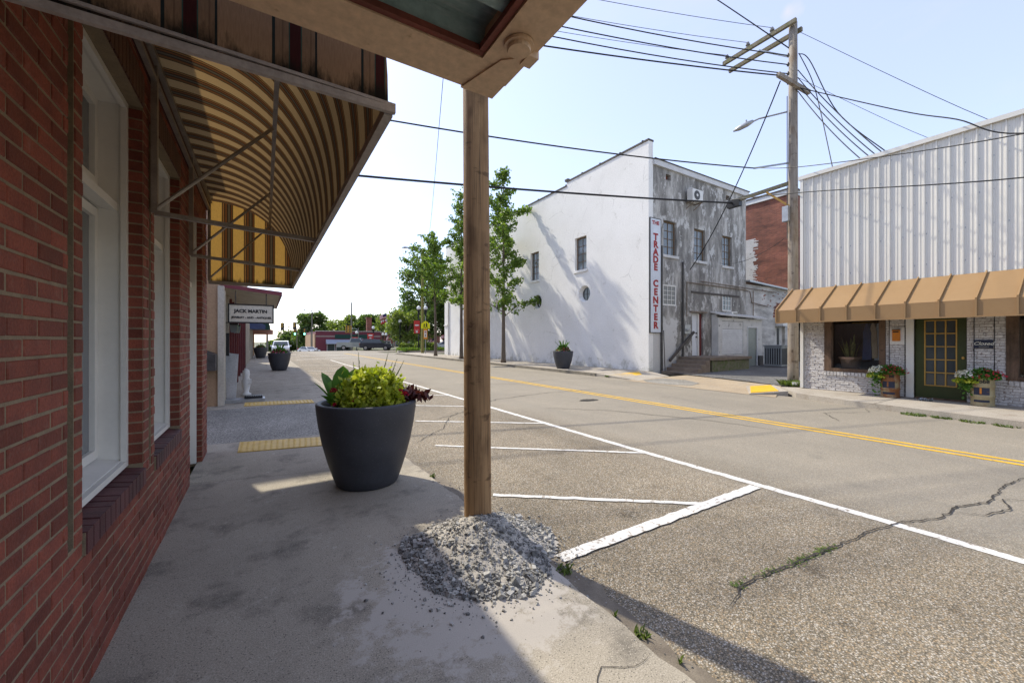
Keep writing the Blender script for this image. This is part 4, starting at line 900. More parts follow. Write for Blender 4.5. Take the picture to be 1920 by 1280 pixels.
for a, b in ((2.36, 2.6), (3.9, 4.33)): m = MB(); m.fb(FS, a, b, .0, .08, 0, .65); m.build('base_board', M_cap, sh)
# wall-hung things
def ac_out(F, u, z, label):
    t = thing('air_conditioner', tuple(F(u+.4, .3, z)), label, 'air conditioner')
    m = MB(); m.fb(F, u, u+.85, .12, .42, z, z+.58); m.build('casing', M_plast, t)
    cu, cz_ = u+.36, z+.29
    m = MB(); m.prism([F(cu+.23*math.cos(a), .422, cz_+.23*math.sin(a)) for a in [i*.314 for i in range(20)]], F(0, .012, 0)-F(0, 0, 0)); m.build('fan_grille', M_dsteel, t)
    m = MB(); m.prism([F(cu+.07*math.cos(a), .435, cz_+.07*math.sin(a)) for a in [i*.628 for i in range(10)]], F(0, .012, 0)-F(0, 0, 0)); m.build('fan_hub', M_plast, t)
    for q in (.12, .7):
        m = MB(); m.bar(F(u+q, .0, z-.03), F(u+q, .5, z-.03), .04); m.bar(F(u+q, .0, z-.3), F(u+q, .45, z-.04), .03); m.build('bracket', M_step, t)
ac_out(FG, 2.7, 8.4, 'outdoor air conditioner with round fan high on the grey end wall')
t = thing('window_air_conditioner', tuple(FG(6.45, .2, 2.6)), 'small window air conditioner under the little white sash window', 'air conditioner')
m = MB(); m.fb(FG, 6.3, 6.85, -.02, .32, 2.66, 3.08); m.build('casing', M_plast, t)
for i in range(7):
    m = MB(); m.fb(FG, 6.45, 6.82, .322, .335, 2.70+i*.05, 2.72+i*.05); m.build('louvre', M_dsteel, t)
t = thing('vertical_sign', tuple(FG(.42, .05, 1.9)), 'tall narrow white sign with red vertical lettering on the building corner', 'sign')
m = MB(); m.fb(FG, .06, .78, .01, .055, 1.9, 7.2); m.build('board', M_sgn, t)
m = MB()
for (a, b, c, d) in ((.03, .06, 1.87, 7.23), (.78, .81, 1.87, 7.23), (.06, .78, 1.87, 1.9), (.06, .78, 7.2, 7.23)): m.fb(FG, a, b, .005, .065, c, d)
m.build('frame', M_dsteel, t)
text('THE', FG, .42, .06, 7.0, .24, M_red, t, wide=1.15, bold=.009)
for i, ch in enumerate('TRADE'): text(ch, FG, .42, .06, 6.34-i*.352, .43, M_red, t, wide=1.15, bold=.022)
for i, ch in enumerate('CENTER'): text(ch, FG, .42, .06, 4.17-i*.39, .43, M_red, t, wide=1.15, bold=.022)

# annex and red brick block behind
def brickmat(name, c1, c2, mort, sc=1.):
    m, n, l, b, out = newmat(name); g = n.new('ShaderNodeSeparateXYZ'); l.new(pos(n, l), g.inputs[0])
    cv = n.new('ShaderNodeCombineXYZ'); l.new(math1(n, l, 'ADD', g.outputs[0], g.outputs[1]), cv.inputs[0]); l.new(g.outputs[2], cv.inputs[1])
    bt = n.new('ShaderNodeTexBrick'); bt.inputs['Scale'].default_value = 1; bt.inputs['Brick Width'].default_value = .21; bt.inputs['Row Height'].default_value = .072; bt.inputs['Mortar Size'].default_value = .008
    bt.inputs['Color1'].default_value = c4(c1); bt.inputs['Color2'].default_value = c4(c2); bt.inputs['Mortar'].default_value = c4(mort); l.new(cv.outputs[0], bt.inputs[0])
    a = noise(n, l, pos(n, l, (1, 1, 2.5)), .8, 8, .65); col = mixc(n, l, 1., bt.outputs[0], ramp(n, l, a, [(.3, .5), (.7, 1.35)]), 'MULTIPLY')
    l.new(col, b.inputs['Base Color']); b.inputs['Roughness'].default_value = .85; bump(n, l, b, bt.outputs['Fac'], -.4, .01); return m
M_farbrick = brickmat('old_red_brick', (.25, .075, .042), (.16, .045, .03), (.17, .11, .08))
rb = thing('red_brick_building', (29, 14, 0), 'weathered red brick building rising behind the low white annex', 'building')
FR = frame((29, 12.2, 0), (0, 1, 0), (-1, 0, 0))
m = MB(); m.box(29, 44, 12.42, 36, 0, 11.0); m.build('wall', M_farbrick, rb)
m = MB(); m.box(28.9, 44, 12.35, 36.1, 11.0, 11.3); m.build('white_coping', M_fas, rb)
m = MB(); m.box(28.85, 44.05, 12.3, 36.15, 11.3, 11.4); m.build('coping_tile', M_cap, rb)
m = MB()
for i in range(60):
    z = 5.1+i*.058; m.fb(FR, 2.6+random.uniform(-.3, .1), 3.3, 0, .012, z, z+.052)
m.build('paint_remnant', M_whr, rb)
ax = thing('low_annex', (26, 12.4, 0), 'low white painted brick annex between the grey end wall and red brick building', 'building')
FA = frame((TX+8.3, 12.42, 0), (1, 0, 0), (0, -1, 0))
M_wbrick = brickmat('white_painted_brick', (.55, .54, .52), (.48, .47, .45), (.32, .3, .28))
m = MB(); m.wall(FA, .003, 10, 0, 4.75, [(3.35, 4.6, 0.1, 3.1)], .25); m.build('wall', M_wbrick, ax)
m = MB(); m.hexa([FA(0, .25, 4.86), FA(10, .25, 4.45), FA(10, -3, 4.6), FA(0, -3, 5.05), FA(0, .25, 4.95), FA(10, .25, 4.54), FA(10, -3, 4.7), FA(0, -3, 5.15)]); m.build('roof', M_steel, ax)
m = MB()
for i in range(46): u = random.uniform(1.6, 6); m.fb(FA, u, u+random.uniform(.08, .2), .0, .008, 3.55+.072*random.randint(0, 14), 3.55+.072*random.randint(0, 14)+.06) if False else m.fb(FA, u, u+random.uniform(.08, .25), .0, .006, 3.5+.072*(i % 15), 3.5+.072*(i % 15)+.055)
m.build('bare_brick', M_farbrick, ax, kind='stuff')
m = MB()
for k in range(14):
    a0 = math.pi*k/13; cx_, cz2 = 3.97, 3.0; m.hexa([FA(cx_+r_*math.cos(a), n_, cz2+r_*math.sin(a)) for n_ in (.02, -.1) for r_, a in ((.64, a0-.09), (.85, a0-.09), (.85, a0+.09), (.64, a0+.09))])
m.build('arch_brick', M_farbrick, ax)
m = MB(); m.fb(FA, 3.35, 4.6, -.2, -.15, .1, 3.1); m.build('boarded_door', M_whr, ax)
m = MB(); m.fb(FA, 3.9, 4.15, -.149, -.12, .1, 2.3); m.build('door_gap', M_blk, ax)
t = thing('window_air_conditioner', tuple(FA(4.2, .2, 2.4)), 'white window air conditioner in the arched opening of the annex', 'air conditioner')
m = MB(); m.fb(FA, 3.5, 4.6, -.1, .4, 2.4, 3.05); m.build('casing', M_plast, t)
for i in range(8):
    m = MB(); m.fb(FA, 4.0, 4.5, .402, .412, 2.46+i*.065, 2.49+i*.065); m.build('louvre', M_dsteel, t)
t = thing('condenser_unit', (23.65, 10.85, .12), 'grey louvred cooling condenser standing by the lean-to shed', 'air conditioner')
M_cond = pm('condenser_grey', (.26, .28, .29), (.22, .24, .25), 4, rough=.5)
m = MB(); m.box(23.1, 24.2, 10.4, 11.25, .15, 1.22); m.build('casing', M_cond, t)
for i in range(9):
    m = MB(); m.box(23.15+i*.115, 23.2+i*.115, 10.385, 10.398, .25, 1.1); m.build('louvre', M_blk, t)
for i in range(7):
    m = MB(); m.box(23.085, 23.098, 10.45+i*.115, 10.5+i*.115, .25, 1.1); m.build('louvre', M_blk, t)
m = MB(); m.box(23.05, 24.25, 10.35, 11.3, 1.222, 1.27); m.build('top', M_cond, t)

# ------------------------------------------------------------------ white metal shop on the right
SX = 13.8; FS2 = frame((SX, 0, 0), (0, 1, 0), (-1, 0, 0))
ms = thing('metal_sided_shop', (SX, 3, .1), 'shop with white ribbed metal upper wall and white painted brick below', 'building')
M_sid = pm('white_metal_siding', (.68, .66, .61), (.64, .62, .57), .6, rough=.4, bsc=15, bp=.02, spec=.4, fa=.03)
m0 = None; yy = 5.60; bay = .2135
while yy > -5.4:
    m = MB(); a, b = yy, yy-bay; z0, z1 = 2.95, 6.36
    pf = [(0, .0), (.008, .03), (.032, .03), (.04, .0), (.082, 0), (.086, .007), (.098, .007), (.102, 0), (.146, 0), (.15, .007), (.162, .007), (.166, 0), (bay, 0)]
    for (p, n0), (q, n1) in zip(pf[:-1], pf[1:]): m.quad(FS2(a-p, n0, z0), FS2(a-q, n1, z0), FS2(a-q, n1, z1), FS2(a-p, n0, z1))
    if m0 is None: m0 = m.build('siding_panel', M_sid, ms); y0_ = yy
    else:
        o = m0.copy(); C.objects.link(o); o.location.y += yy-y0_; OFF[o.name] = OFF[m0.name]
    yy -= bay
m = MB()
for k in range(50):
    for z in (3.4, 4.15, 4.9, 5.65, 6.2): u = 5.6-bay*k-.06; m.fb(FS2, u-.007, u+.007, .0005, .006, z-.007+random.uniform(-.02, .02), z+.007+.01)
m.build('screw_heads', M_steel, ms, kind='stuff')
m = MB(); m.fb(FS2, 5.6, 5.68, -.2, .05, .12, 6.36); m.build('corner_trim', M_sid, ms)
m = MB(); m.fb(FS2, -5.4, 5.72, -.25, .07, 6.362, 6.47); m.build('roof_trim', M_sid, ms)
m = MB(); m.box(SX+.22, 28, 5.3, 5.55, .05, 6.3); m.box(SX+.1, 28, -5.4, 5.55, 6.2, 6.3); m.fb(FS2, -5.4, 5.6, -.2, -.012, 2.6, 6.3); m.build('side_wall', M_sid, ms)
# lower wall of painted brick
M_pbr = pm('flaking_white_brick', (.62, .60, .58), (.54, .52, .5), 6, rough=.7, bsc=60, isl=.12, c3=(.13, .085, .075), sc3=5, t3=.585, w3=.03, st3=(3, 3, 11), bp=.6)
M_pmort = pm('dark_painted_joint', (.40, .36, .33), (.26, .23, .21), 8, bsc=90)
w1s = (3.74, 5.08, .66, 2.75); drs = (2.32, 3.20, -.1, 2.75); w2s = (.35, 1.74, .66, 2.75); ds2 = (-2.2, -.4, .66, 2.75)
hs = [w1s, drs, w2s, ds2]
m = MB(); m.wall(frame((SX+.012, 0, 0), (0, 1, 0), (-1, 0, 0)), -5.4, 5.6, .05, 2.75, hs, .2); m.build('lower_wall', M_pmort, ms)
rows = lay(.2, 5.6, .11, 2.35, hs, rand=.03, bh=.062, bl=.205)
rows = [(u, z, L, h*random.uniform(.93, 1.05)) for u, z, L, h in rows]
bricks(ms, FS2, [r for r in rows], M_pbr, 's', 300, jit=.006, rot=.006)
rows = lay(-5.4, .2, .11, 2.35, hs, bh=.062)
bricks(ms, FS2, rows, M_pbr, 's2', 0)
m = MB(); i = 0
for (a, b, c, d) in (w1s, w2s):
    u = a
    while u < b-.05:
        m = MB(); m.fb(FS2, u+.006, u+.072, -.02, .03, c-.115+random.uniform(-.004, .004), c-.012); m.build('sill_brick', M_pbr, ms); u += .08
M_tim = woodmat('brown_timber', (.16, .10, .065), (.11, .07, .045), (.045, .03, .02), knots=True)
M_clear = glassmat('shop_glass', clear=1.)
for (a, b, c, d) in (w1s, w2s):
    m = MB(); m.fb(FS2, a, a+.13, -.18, .015, c, d); m.fb(FS2, b-.17, b, -.18, .015, c, d); m.fb(FS2, a+.13, b-.17, -.18, .03, c, c+.09); m.fb(FS2, a+.13, b-.17, -.18, .0, d-.5, d); w_ = m.build('shop_window', M_tim, ms)
    m = MB(); m.fb(FS2, a+.13, b-.17, -.12, -.11, c+.09, d-.5); m.build('pane', M_clear, w_)
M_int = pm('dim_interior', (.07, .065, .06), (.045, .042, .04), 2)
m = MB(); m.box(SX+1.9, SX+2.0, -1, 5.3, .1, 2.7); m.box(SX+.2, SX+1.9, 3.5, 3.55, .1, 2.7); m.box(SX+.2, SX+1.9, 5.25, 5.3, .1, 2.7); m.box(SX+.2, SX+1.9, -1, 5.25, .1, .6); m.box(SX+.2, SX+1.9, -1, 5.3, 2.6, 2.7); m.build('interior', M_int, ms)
M_gd = pm('green_door_paint', (.046, .058, .016), (.037, .047, .014), 3, rough=.45); M_gold = pm('gold_muntin', (.45, .27, .06), (.38, .22, .05), 6, rough=.45)
m = MB(); m.wall(frame((SX+.06, 0, 0), (0, 1, 0), (-1, 0, 0)), 2.33, 3.19, .14, 2.3, [(2.49, 3.02, .44, 2.02)], .05); gd = m.build('green_door', M_gd, ms)
for i in range(3):
    for j in range(5):
        m = MB(); m.fb(FS2, 2.49+.53*i/3, 2.49+.53*(i+1)/3, -.10, -.085, .44+1.58*j/5, .44+1.58*(j+1)/5); m.build('pane', M_dglass, gd)
m = MB()
for i in range(4): u = 2.49+.53*i/3; m.fb(FS2, u-.012, u+.012, -.084, -.05, .43, 2.03)
for j in range(6): z = .44+1.58*j/5; m.fb(FS2, 2.478, 3.032, -.083, -.049, z-.012, z+.012)
m.build('glazing_bar', M_gold, gd)
m = MB(); m.lathe([(.02, 0), (.03, .03), (.02, .06)], FS2(2.38, -.03, 1.1), 10); m.build('handle', M_gold, gd)
m = MB(); m.fb(FS2, 3.02+.18, 3.34, -.1, .035, .11, 2.7); m.build('door_post', M_sid, ms)
m = MB(); m.fb(FS2, 2.3, 3.2, -.2, -.02, .1, .14); m.build('threshold', M_tim, ms)
m = MB()
for u in (3.36, 3.66, 1.9, 2.2): m.fb(FS2, u, u+.012, -.01, .008, .12, 2.3)
m.build('pier_joint', M_blk, ms)
# tan metal awning
M_tan = pm('tan_awning_metal', (.30, .185, .085), (.275, .168, .075), 1.2, rough=.42, bsc=12, bp=.02, spec=.4, fa=.03)
ta = thing('tan_metal_awning', (SX, 3, 2.05), 'tan standing seam metal awning along the front of the white metal shop', 'awning')
sy = [5.88, 5.37, 4.79, 4.22, 3.65, 3.11, 2.56, 2.01, 1.46, .91, .36, -.19, -.74, -1.29, -1.84, -2.39]
zA, zB, zC, xA, xB = 3.07, 2.40, 2.06, SX-.04, SX-1.05
for i, (a, b) in enumerate(zip(sy[:-1], sy[1:])):
    m = MB(); m.hexa([(xB, b+.004, zB-.012), (xB, a-.004, zB-.012), (xA, a-.004, zA-.012), (xA, b+.004, zA-.012), (xB, b+.004, zB), (xB, a-.004, zB), (xA, a-.004, zA), (xA, b+.004, zA)]); m.build('roof_panel', M_tan, ta)
    m = MB(); m.box(xB-.004, xB+.008, b+.004, a-.004, zC, zB-.014); m.build('valance_panel', M_tan, ta)
for y in sy:
    m = MB(); m.bar((xB-.01, y, zB+.02), (xA, y, zA+.02), .025, .05); m.bar((xB-.018, y, zB+.03), (xB-.018, y, zC), .025, .03); m.build('seam', M_tan, ta)
m = MB(); m.box(xB-.03, xB+.03, sy[-1], sy[0], zC-.03, zC-.001); m.build('bottom_flange', M_tan, ta)
m = MB(); m.prism([(xB, sy[0]-.002, zC), (xA, sy[0]-.002, zC), (xA, sy[0]-.002, zA), (xB, sy[0]-.002, zB)], (0, -.01, 0)); m.build('end_panel', M_tan, ta)
# things at the shop
M_bar1 = pm('rusty_drum', (.27, .10, .03), (.17, .075, .03), 6, rough=.6, bsc=50, c3=(.30, .25, .14), sc3=3.5, t3=.55, w3=.06)
M_bar2 = pm('khaki_drum', (.36, .30, .17), (.28, .23, .12), 5, rough=.6, bsc=50, c3=(.25, .09, .025), sc3=4, t3=.58, w3=.06)
M_navy = pm('navy_label', (.03, .035, .06), (.022, .026, .045), 5, rough=.6, c3=(.2, .08, .03), sc3=9, t3=.68, w3=.03)
M_orng = pm('orange_numeral', (.6, .22, .03), (.5, .17, .03), 6)
def drum(x, y, mat, full, lab, flab):
    z = .1; t = thing('oil_drum', (x, y, z), lab, 'drum', 'old oil drums used as flower pots'); r = .178
    pf = [(r-.01, 0), (r+.006, .006), (r+.006, .02), (r, .03)]
    for zz in (.22, .44): pf += [(r, zz-.03), (r+.012, zz-.01), (r+.012, zz+.01), (r, zz+.03)]
    pf += [(r, .63), (r+.008, .64), (r+.008, .655), (r-.008, .655), (r-.012, .60)]
    MB().lathe(pf, (x, y, z), 40).build('barrel', mat, t, smooth=True)
    def cyl(u, n, zz): a = math.pi+.06 - u/r; return Vector((x+(r+.004+n)*math.cos(a), y+(r+.004+n)*math.sin(a), zz))
    for za, zb in ((.25, .41), (.09, .14)):
        m = MB()
        for i in range(8): u0, u1 = -.12+.24*i/8, -.12+.24*(i+1)/8; m.quad(cyl(-u0, 0, z+za), cyl(-u1, 0, z+za), cyl(-u1, 0, z+zb), cyl(-u0, 0, z+zb))
        m.build('label_block', M_navy, t)
    Fc = lambda u, n, zz: cyl(-u, n*.5+.002, zz)
    text('Mobil' if full else 'bil', Fc, 0 if full else .06, 0, z+.54, .105, M_blk, t, bold=.003)
    text('1', Fc, -.01, 0, z+.33, .17, M_orng if full else M_bar1, t, bold=.006)
    f = thing('drum_flowers', (x, y, z+.6), flab, 'flowers', 'flowers in the oil drums')
    m = MB(); m.leaves(dome((x, y, z+.6), .27, .20, 800), .055, aspect=1.7); m.leaves(np.array([(x-.1+random.gauss(0, .08), y+.22+random.gauss(0, .06), z+.62-abs(random.gauss(0, .16))) for i in range(220)]), .05); m.build('leaf_mass', M_canna, f, kind='stuff')
    m = MB(); m.leaves(dome((x-.08, y+.2, z+.62), .2, .16, 230, .15), .035, aspect=1.2); m.build('white_bloom', M_whitef, f, kind='stuff')
    m = MB(); m.leaves(dome((x-.06, y-.1, z+.62), .27, .19, 90, .1), .034, aspect=1.1); m.build('red_bloom', M_redf, f, kind='stuff')
    m = MB(); m.leaves(dome((x-.1, y+.22, z+.5), .22, .12, 160, .3), .045, aspect=1.5); m.build('variegated_leaf', M_lime, f, kind='stuff')
drum(13.47, 3.56, M_bar1, False, 'rusty oil drum left of the green door', 'white and red flowers spilling over the rusty drum left of the green door')
drum(13.47, 2.03, M_bar2, True, 'khaki oil drum with a bold numeral right of the green door', 'white and red flowers in the khaki drum right of the green door')
t = thing('wall_mailbox', tuple(FS2(3.5, .05, 1.5)), 'small orange mailbox on a white board beside the shop window', 'mailbox')
m = MB(); m.fb(FS2, 3.37, 3.65, .008, .028, 1.44, 1.86); m.build('backing_board', M_plast, t)
m = MB(); m.fb(FS2, 3.445, 3.585, .03, .1, 1.52, 1.80); m.build('box', M_orng, t)
m = MB(); m.fb(FS2, 3.44, 3.59, .03, .11, 1.802, 1.82); m.fb(FS2, 3.46, 3.57, .101, .108, 1.74, 1.77); m.build('slot', M_blk, t)
t = thing('closed_sign', tuple(FS2(2.06, .02, 1.35)), 'small navy sign with white script reading Closed', 'sign')
m = MB(); m.fb(FS2, 1.92, 2.21, .012, .03, 1.36, 1.55); m.build('board', M_navy, t)
text('Closed', FS2, 2.065, .034, 1.465, .105, M_whitef, t, flip=-1, shear=.35, bold=.0015)
m = MB(); m.fb(FS2, 1.98, 2.13, .03, .034, 1.395, 1.40); m.build('underline', M_whitef, t)
# window display
M_terra = pm('clay_pot', (.24, .16, .11), (.2, .13, .09), 4, rough=.7); M_snake = leafmat('snake_plant_leaf', (.16, .18, .05), (.34, .33, .1), .2)
t = thing('potted_snake_plant', (SX+.34, 4.58, .75), 'snake plant in a wide clay pot behind the shop window', 'plant')
MB().lathe([(.17, 0), (.2, .02), (.235, .25), (.27, .26), (.27, .32), (.24, .32), (.22, .27)], (SX+.34, 4.58, .75), 24).build('pot', M_terra, t)
for i in range(14):
    m = MB(); a = random.uniform(0, 6.28); blade(m, (SX+.34+.1*math.cos(a), 4.58+.1*math.sin(a), 1.0), a, random.uniform(1.2, 1.5), random.uniform(.35, .82), .06, .2); m.build('leaf', M_snake, t)
for i, (y, c1, h, lab) in enumerate(((4.2, (.04, .07, .17), 1.0, 'dark blue garment'), (4.08, (.55, .42, .28), .95, 'beige garment'), (3.97, (.5, .58, .64), 1.0, 'pale blue shirt'), (1.35, (.10, .12, .14), 1.2, 'dark grey coat'))):
    m = MB(); x = SX+.32+.03*i
    def pc(v, k): wv = .10+.06*v+.012*math.sin(6*v+i); return wv
    for j in range(8):
        za, zb = 2.0-h*j/8, 2.0-h*(j+1)/8; wa, wb = [.02+.055*min(1, v*4)+.02*v+.006*math.sin(9*v+i) for v in (j/8, (j+1)/8)]
        m.hexa([(x-.05, y-wb, zb), (x+.05, y-wb, zb), (x+.05, y+wb, zb), (x-.05, y+wb, zb), (x-.05, y-wa, za), (x+.05, y-wa, za), (x+.05, y+wa, za), (x-.05, y+wa, za)])
    m.build('hanging_garment', pm('cloth_%d' % i, c1, None, 6), label=lab+' hanging inside the shop window', cat='garment', group='clothes in the shop window')
t = MB().bar((SX+.5, 3.6, 2.03), (SX+.5, 4.6, 2.03), .02).build('clothes_rail', M_gold, label='brass clothes rail inside the shop window', cat='rail')
# ------------------------------------------------------------------ utility pole, street lamp, cables
UP = (14.88, 6.35); up = thing('utility_pole', (UP[0], UP[1], .2), 'tall grey weathered utility pole with double crossarm beside the metal shop', 'utility pole')
m = MB(); m.tube([(UP[0], UP[1], z) for z in (-.2, .6, 3, 6, 9, 12.0)], [.165, .155, .148, .14, .13, .12], 20); m.build('shaft', M_oldw, up, smooth=True)
m = MB(); m.lathe([(.121, 0), (.11, .05), (.05, .08)], (UP[0], UP[1], 12.0), 16); m.build('mossy_top', M_arm, up)
for dx, z, nm in ((-.2, 11.93, 0), (.2, 11.80, 1)):
    m = MB(); m.bar((UP[0]+dx, UP[1]-.18, z), (UP[0]+dx, UP[1]+2.25, z-.02), .1, .13); m.build('crossarm', M_arm, up)
m = MB(); m.bar((UP[0]-.18, UP[1]+.98, 11.65), (UP[0], UP[1]+.08, 10.95), .05, .05); m.build('arm_brace', M_steel, up)
m = MB(); m.bar((UP[0]-1.0, UP[1]+.0, 9.98), (UP[0]+.45, UP[1]-.28, 9.72), .11, .13) ; m.build('lower_arm', M_oldw, up)
M_ins = pm('grey_insulator', (.3, .3, .31), (.22, .22, .23), 5, rough=.3)
for dy in (.55, 1.35, 2.1):
    m = MB(); m.lathe([(.015, 0), (.02, .05), (.07, .06), (.075, .09), (.04, .10), (.055, .13), (.03, .18)], (UP[0]-.2, UP[1]+dy, 11.99), 12); m.build('insulator', M_ins, up)
for z in (10.9, 10.6, 10.3, 10.0):
    m = MB(); m.lathe([(.03, -.05), (.045, 0), (.03, .05)], (UP[0]-.22, UP[1]+.05, z), 10); m.tube([(UP[0]-.22, UP[1]+.05, z-.06), (UP[0]-.22, UP[1]+.05, z+.08)], .012, 6); m.build('spool_insulator', M_dsteel, up)
m = MB(); m.bar((UP[0]-.05, UP[1]+.1, 6.75), (UP[0]-.45, UP[1]+1.7, 6.55), .09, .11); m.build('cable_bracket', M_arm, up)
m = MB(); m.bar((UP[0]-.1, UP[1]+.05, 5.95), (UP[0]-.25, UP[1]+.7, 6.6), .05, .06); m.build('bracket_strut', M_gold, up)
m = MB(); m.box(UP[0]-.5, UP[0]-.3, UP[1]+1.5, UP[1]+1.95, 6.35, 6.6); m.build('splice_box', M_blk, up)
m = MB(); m.box(UP[0]-.3, UP[0]-.15, UP[1]+.02, UP[1]+.2, 5.45, 5.95); m.build('junction_box', M_steel, up)
m = MB(); m.tube([(UP[0]-.17, UP[1]+.1, 4.9), (UP[0]-.17, UP[1]+.1, 9.6)], .014, 6); m.build('riser_conduit', M_dsteel, up)
t = thing('street_lamp', (UP[0]-.15, UP[1]+.1, 9.1), 'cobra head street lamp on a bent arm of the utility pole', 'street lamp')
m = MB(); m.tube([(UP[0]-.14, UP[1]+.1, 9.10), (UP[0]-.35, UP[1]+.9, 9.18), (UP[0]-.45, UP[1]+1.15, 9.12)], .028, 8); m.build('arm', M_steel, t)
m = MB(); a = Vector((UP[0]-.42, UP[1]+1.05, 9.15)); d = Vector((-.14, .62, -.12)); m.tube([a, a+d*.3, a+d*.7, a+d*1.0], [.05, .09, .085, .03], 10); m.build('head', M_steel, t, smooth=True)
m = MB(); p = a+d*.35; m.lathe([(.03, .07), (.03, .16)], p, 8); m.build('photocell', M_steel, t)
M_cab = pm('black_cable', (.012, .012, .013), (.01, .01, .011), 5, rough=.5)
def wire(pts, r, label, sag=.0, n=18):
    m = MB()
    if len(pts) == 2:
        a, b = Vector(pts[0]), Vector(pts[1]); P = [a.lerp(b, i/n)-Vector((0, 0, sag*4*(i/n)*(1-i/n))) for i in range(n+1)]
    else:
        V = [Vector(p) for p in pts]; P = []
        for i in range(len(V)-1):
            p0, p1, p2, p3 = V[max(i-1, 0)], V[i], V[i+1], V[min(i+2, len(V)-1)]
            for k in range(8):
                t = k/8; P.append(.5*((2*p1)+(p2-p0)*t+(2*p0-5*p1+4*p2-p3)*t*t+(3*p1-p0-3*p2+p3)*t**3))
        P.append(V[-1])
    m.tube(P, r, 6); return m.build('overhead_cable', M_cab, label=label, cat='cable', group='overhead cables')
AL = (-3.0, 12.3)
for i, (z, r) in enumerate(((10.9, .016), (10.6, .016), (10.3, .016))):
    wire([(UP[0]-.22, UP[1]+.05, z), (AL[0], AL[1]-.2+.1*i, z+.55)], r, ('topmost', 'middle', 'lowest')[i]+' of the three thick cables leading left from the pole spools', .45)
wire([(UP[0]-.9, UP[1], 9.98), (AL[0], AL[1], 9.85)], .02, 'thick cable leading left from the small lower crossarm', .25)
for i, dy in enumerate((.55, 1.35, 2.1)):
    wire([(UP[0]-.2, UP[1]+dy, 12.15), (AL[0], AL[1]+.3+dy, 12.5)], .008, ('thin wire from the innermost crossarm insulator', 'thin wire from the middle crossarm insulator', 'thin wire from the outermost crossarm insulator')[i], .35)
m = MB(); m.bar((UP[0]-.05, UP[1]+.08, 7.42), (14.33, 7.32, 7.45), .045, .045); m.build('standoff_bracket', M_steel, up)
wire([(14.35, 7.3, 7.45), (AL[0], AL[1], 7.62)], .02, 'single cable crossing the road below the street lamp', .28)
wire([(UP[0]-.45, UP[1]+1.75, 6.5), (AL[0], AL[1]+.3, 5.85)], .03, 'heavy lowest cable crossing the road from the pole bracket', .12)
wire([(UP[0]-.05, UP[1], 11.1), (14.0, 8.5, 14.0), (13.2, 10.7, 16.9)], .018, 'cable rising steeply left past the crossarm', 0)
wire([(1.2, 1.0, 11.4), (5.5, 13.6, 10.95), (12, 32.6, 11.0), (14.5, 41.4, 9.6)], .012, 'thin twisted cable running up the street behind the wooden pole', 0)
def roofpt(u_y, z=6.5): return (SX+.1, u_y, z)
for i, (z, ye, r) in enumerate(((10.45, 3.83, .013), (10.2, 3.97, .013), (9.98, 4.1, .013), (9.75, 4.28, .013))):
    wire([(UP[0]+.1, UP[1]-.1, z), roofpt(ye)], r, ('first', 'second', 'third', 'fourth')[i]+' parallel cable from the pole down to the shop roof, counted from the top', .12)
wire([(UP[0]+.15, UP[1]-.1, 11.0), (UP[0]+.05, UP[1]-.45, 10.55), (UP[0]-.4, 5.0, 8.3), roofpt(3.76)], .014, 'slack cable dropping from the pole collar to the shop roof', 0)
wire([(UP[0]+.12, UP[1]-.12, 11.0), (UP[0]+.1, UP[1]-.5, 9.9), (UP[0]-.2, UP[1]-.85, 8.6), roofpt(4.92)], .013, 'steep cable from the pole to the left end of the shop roof', 0)
wire([(UP[0], UP[1]-.1, 9.85), (14.2, 3.54, 7.55), (13.5, 2.42, 6.6), (13.15, 1.43, 5.75), (12.6, -1, 5.1)], .015, 'black sagging cable swinging right across the metal siding', 0)
wire([(14.35, 7.3, 7.46), (13.62, 5.4, 6.66), (12.1, 1.31, 5.41), (10.9, -2.0, 4.9)], .012, 'upper thin cable crossing in front of the metal siding', 0)
wire([(14.2, 8.0, 6.55), (13.62, 5.4, 5.9), (12.75, 1.37, 4.75), (12.0, -2.0, 4.2)], .014, 'lower thin cable crossing in front of the metal siding', 0)
wire([(UP[0]+.2, UP[1]-.1, 11.75), (16.0, 2.34, 7.3), (16.4, .9, 6.2)], .007, 'faint upper wire leading right behind the roof', 0)
wire([(UP[0]+.1, UP[1]-.1, 10.2), (15.6, 3.34, 7.13), (15.8, 2.2, 6.4)], .006, 'faint lower wire leading right behind the roof', 0)
wire([(UP[0]-.8, UP[1]+.02, 9.85), (17.8, 12.1, 5.0)], .022, 'cable slanting from the lower crossarm to the grey end wall', .5)
wire([(UP[0]-.18, UP[1]+.2, 4.9), (20.5, 12.2, 5.6)], .008, 'thin wire from the pole to the grey end wall', .3)
m = MB(); m.box(14.1, 15.0, 5.93, 6.05, .14, .22); m.build('timber_stop', M_fas, label='white painted timber lying at the foot of the grey pole', cat='timber')
m = MB(); q = [(13.30+.2*random.random(), 2.8+.22*random.random(), .105+.05*random.random()) for i in range(40)]; m.leaves(q, .06, aspect=1.2); m.build('crumpled_wrapper', M_steel, label='crumpled silver wrapper on the doorstep of the green door', cat='litter')

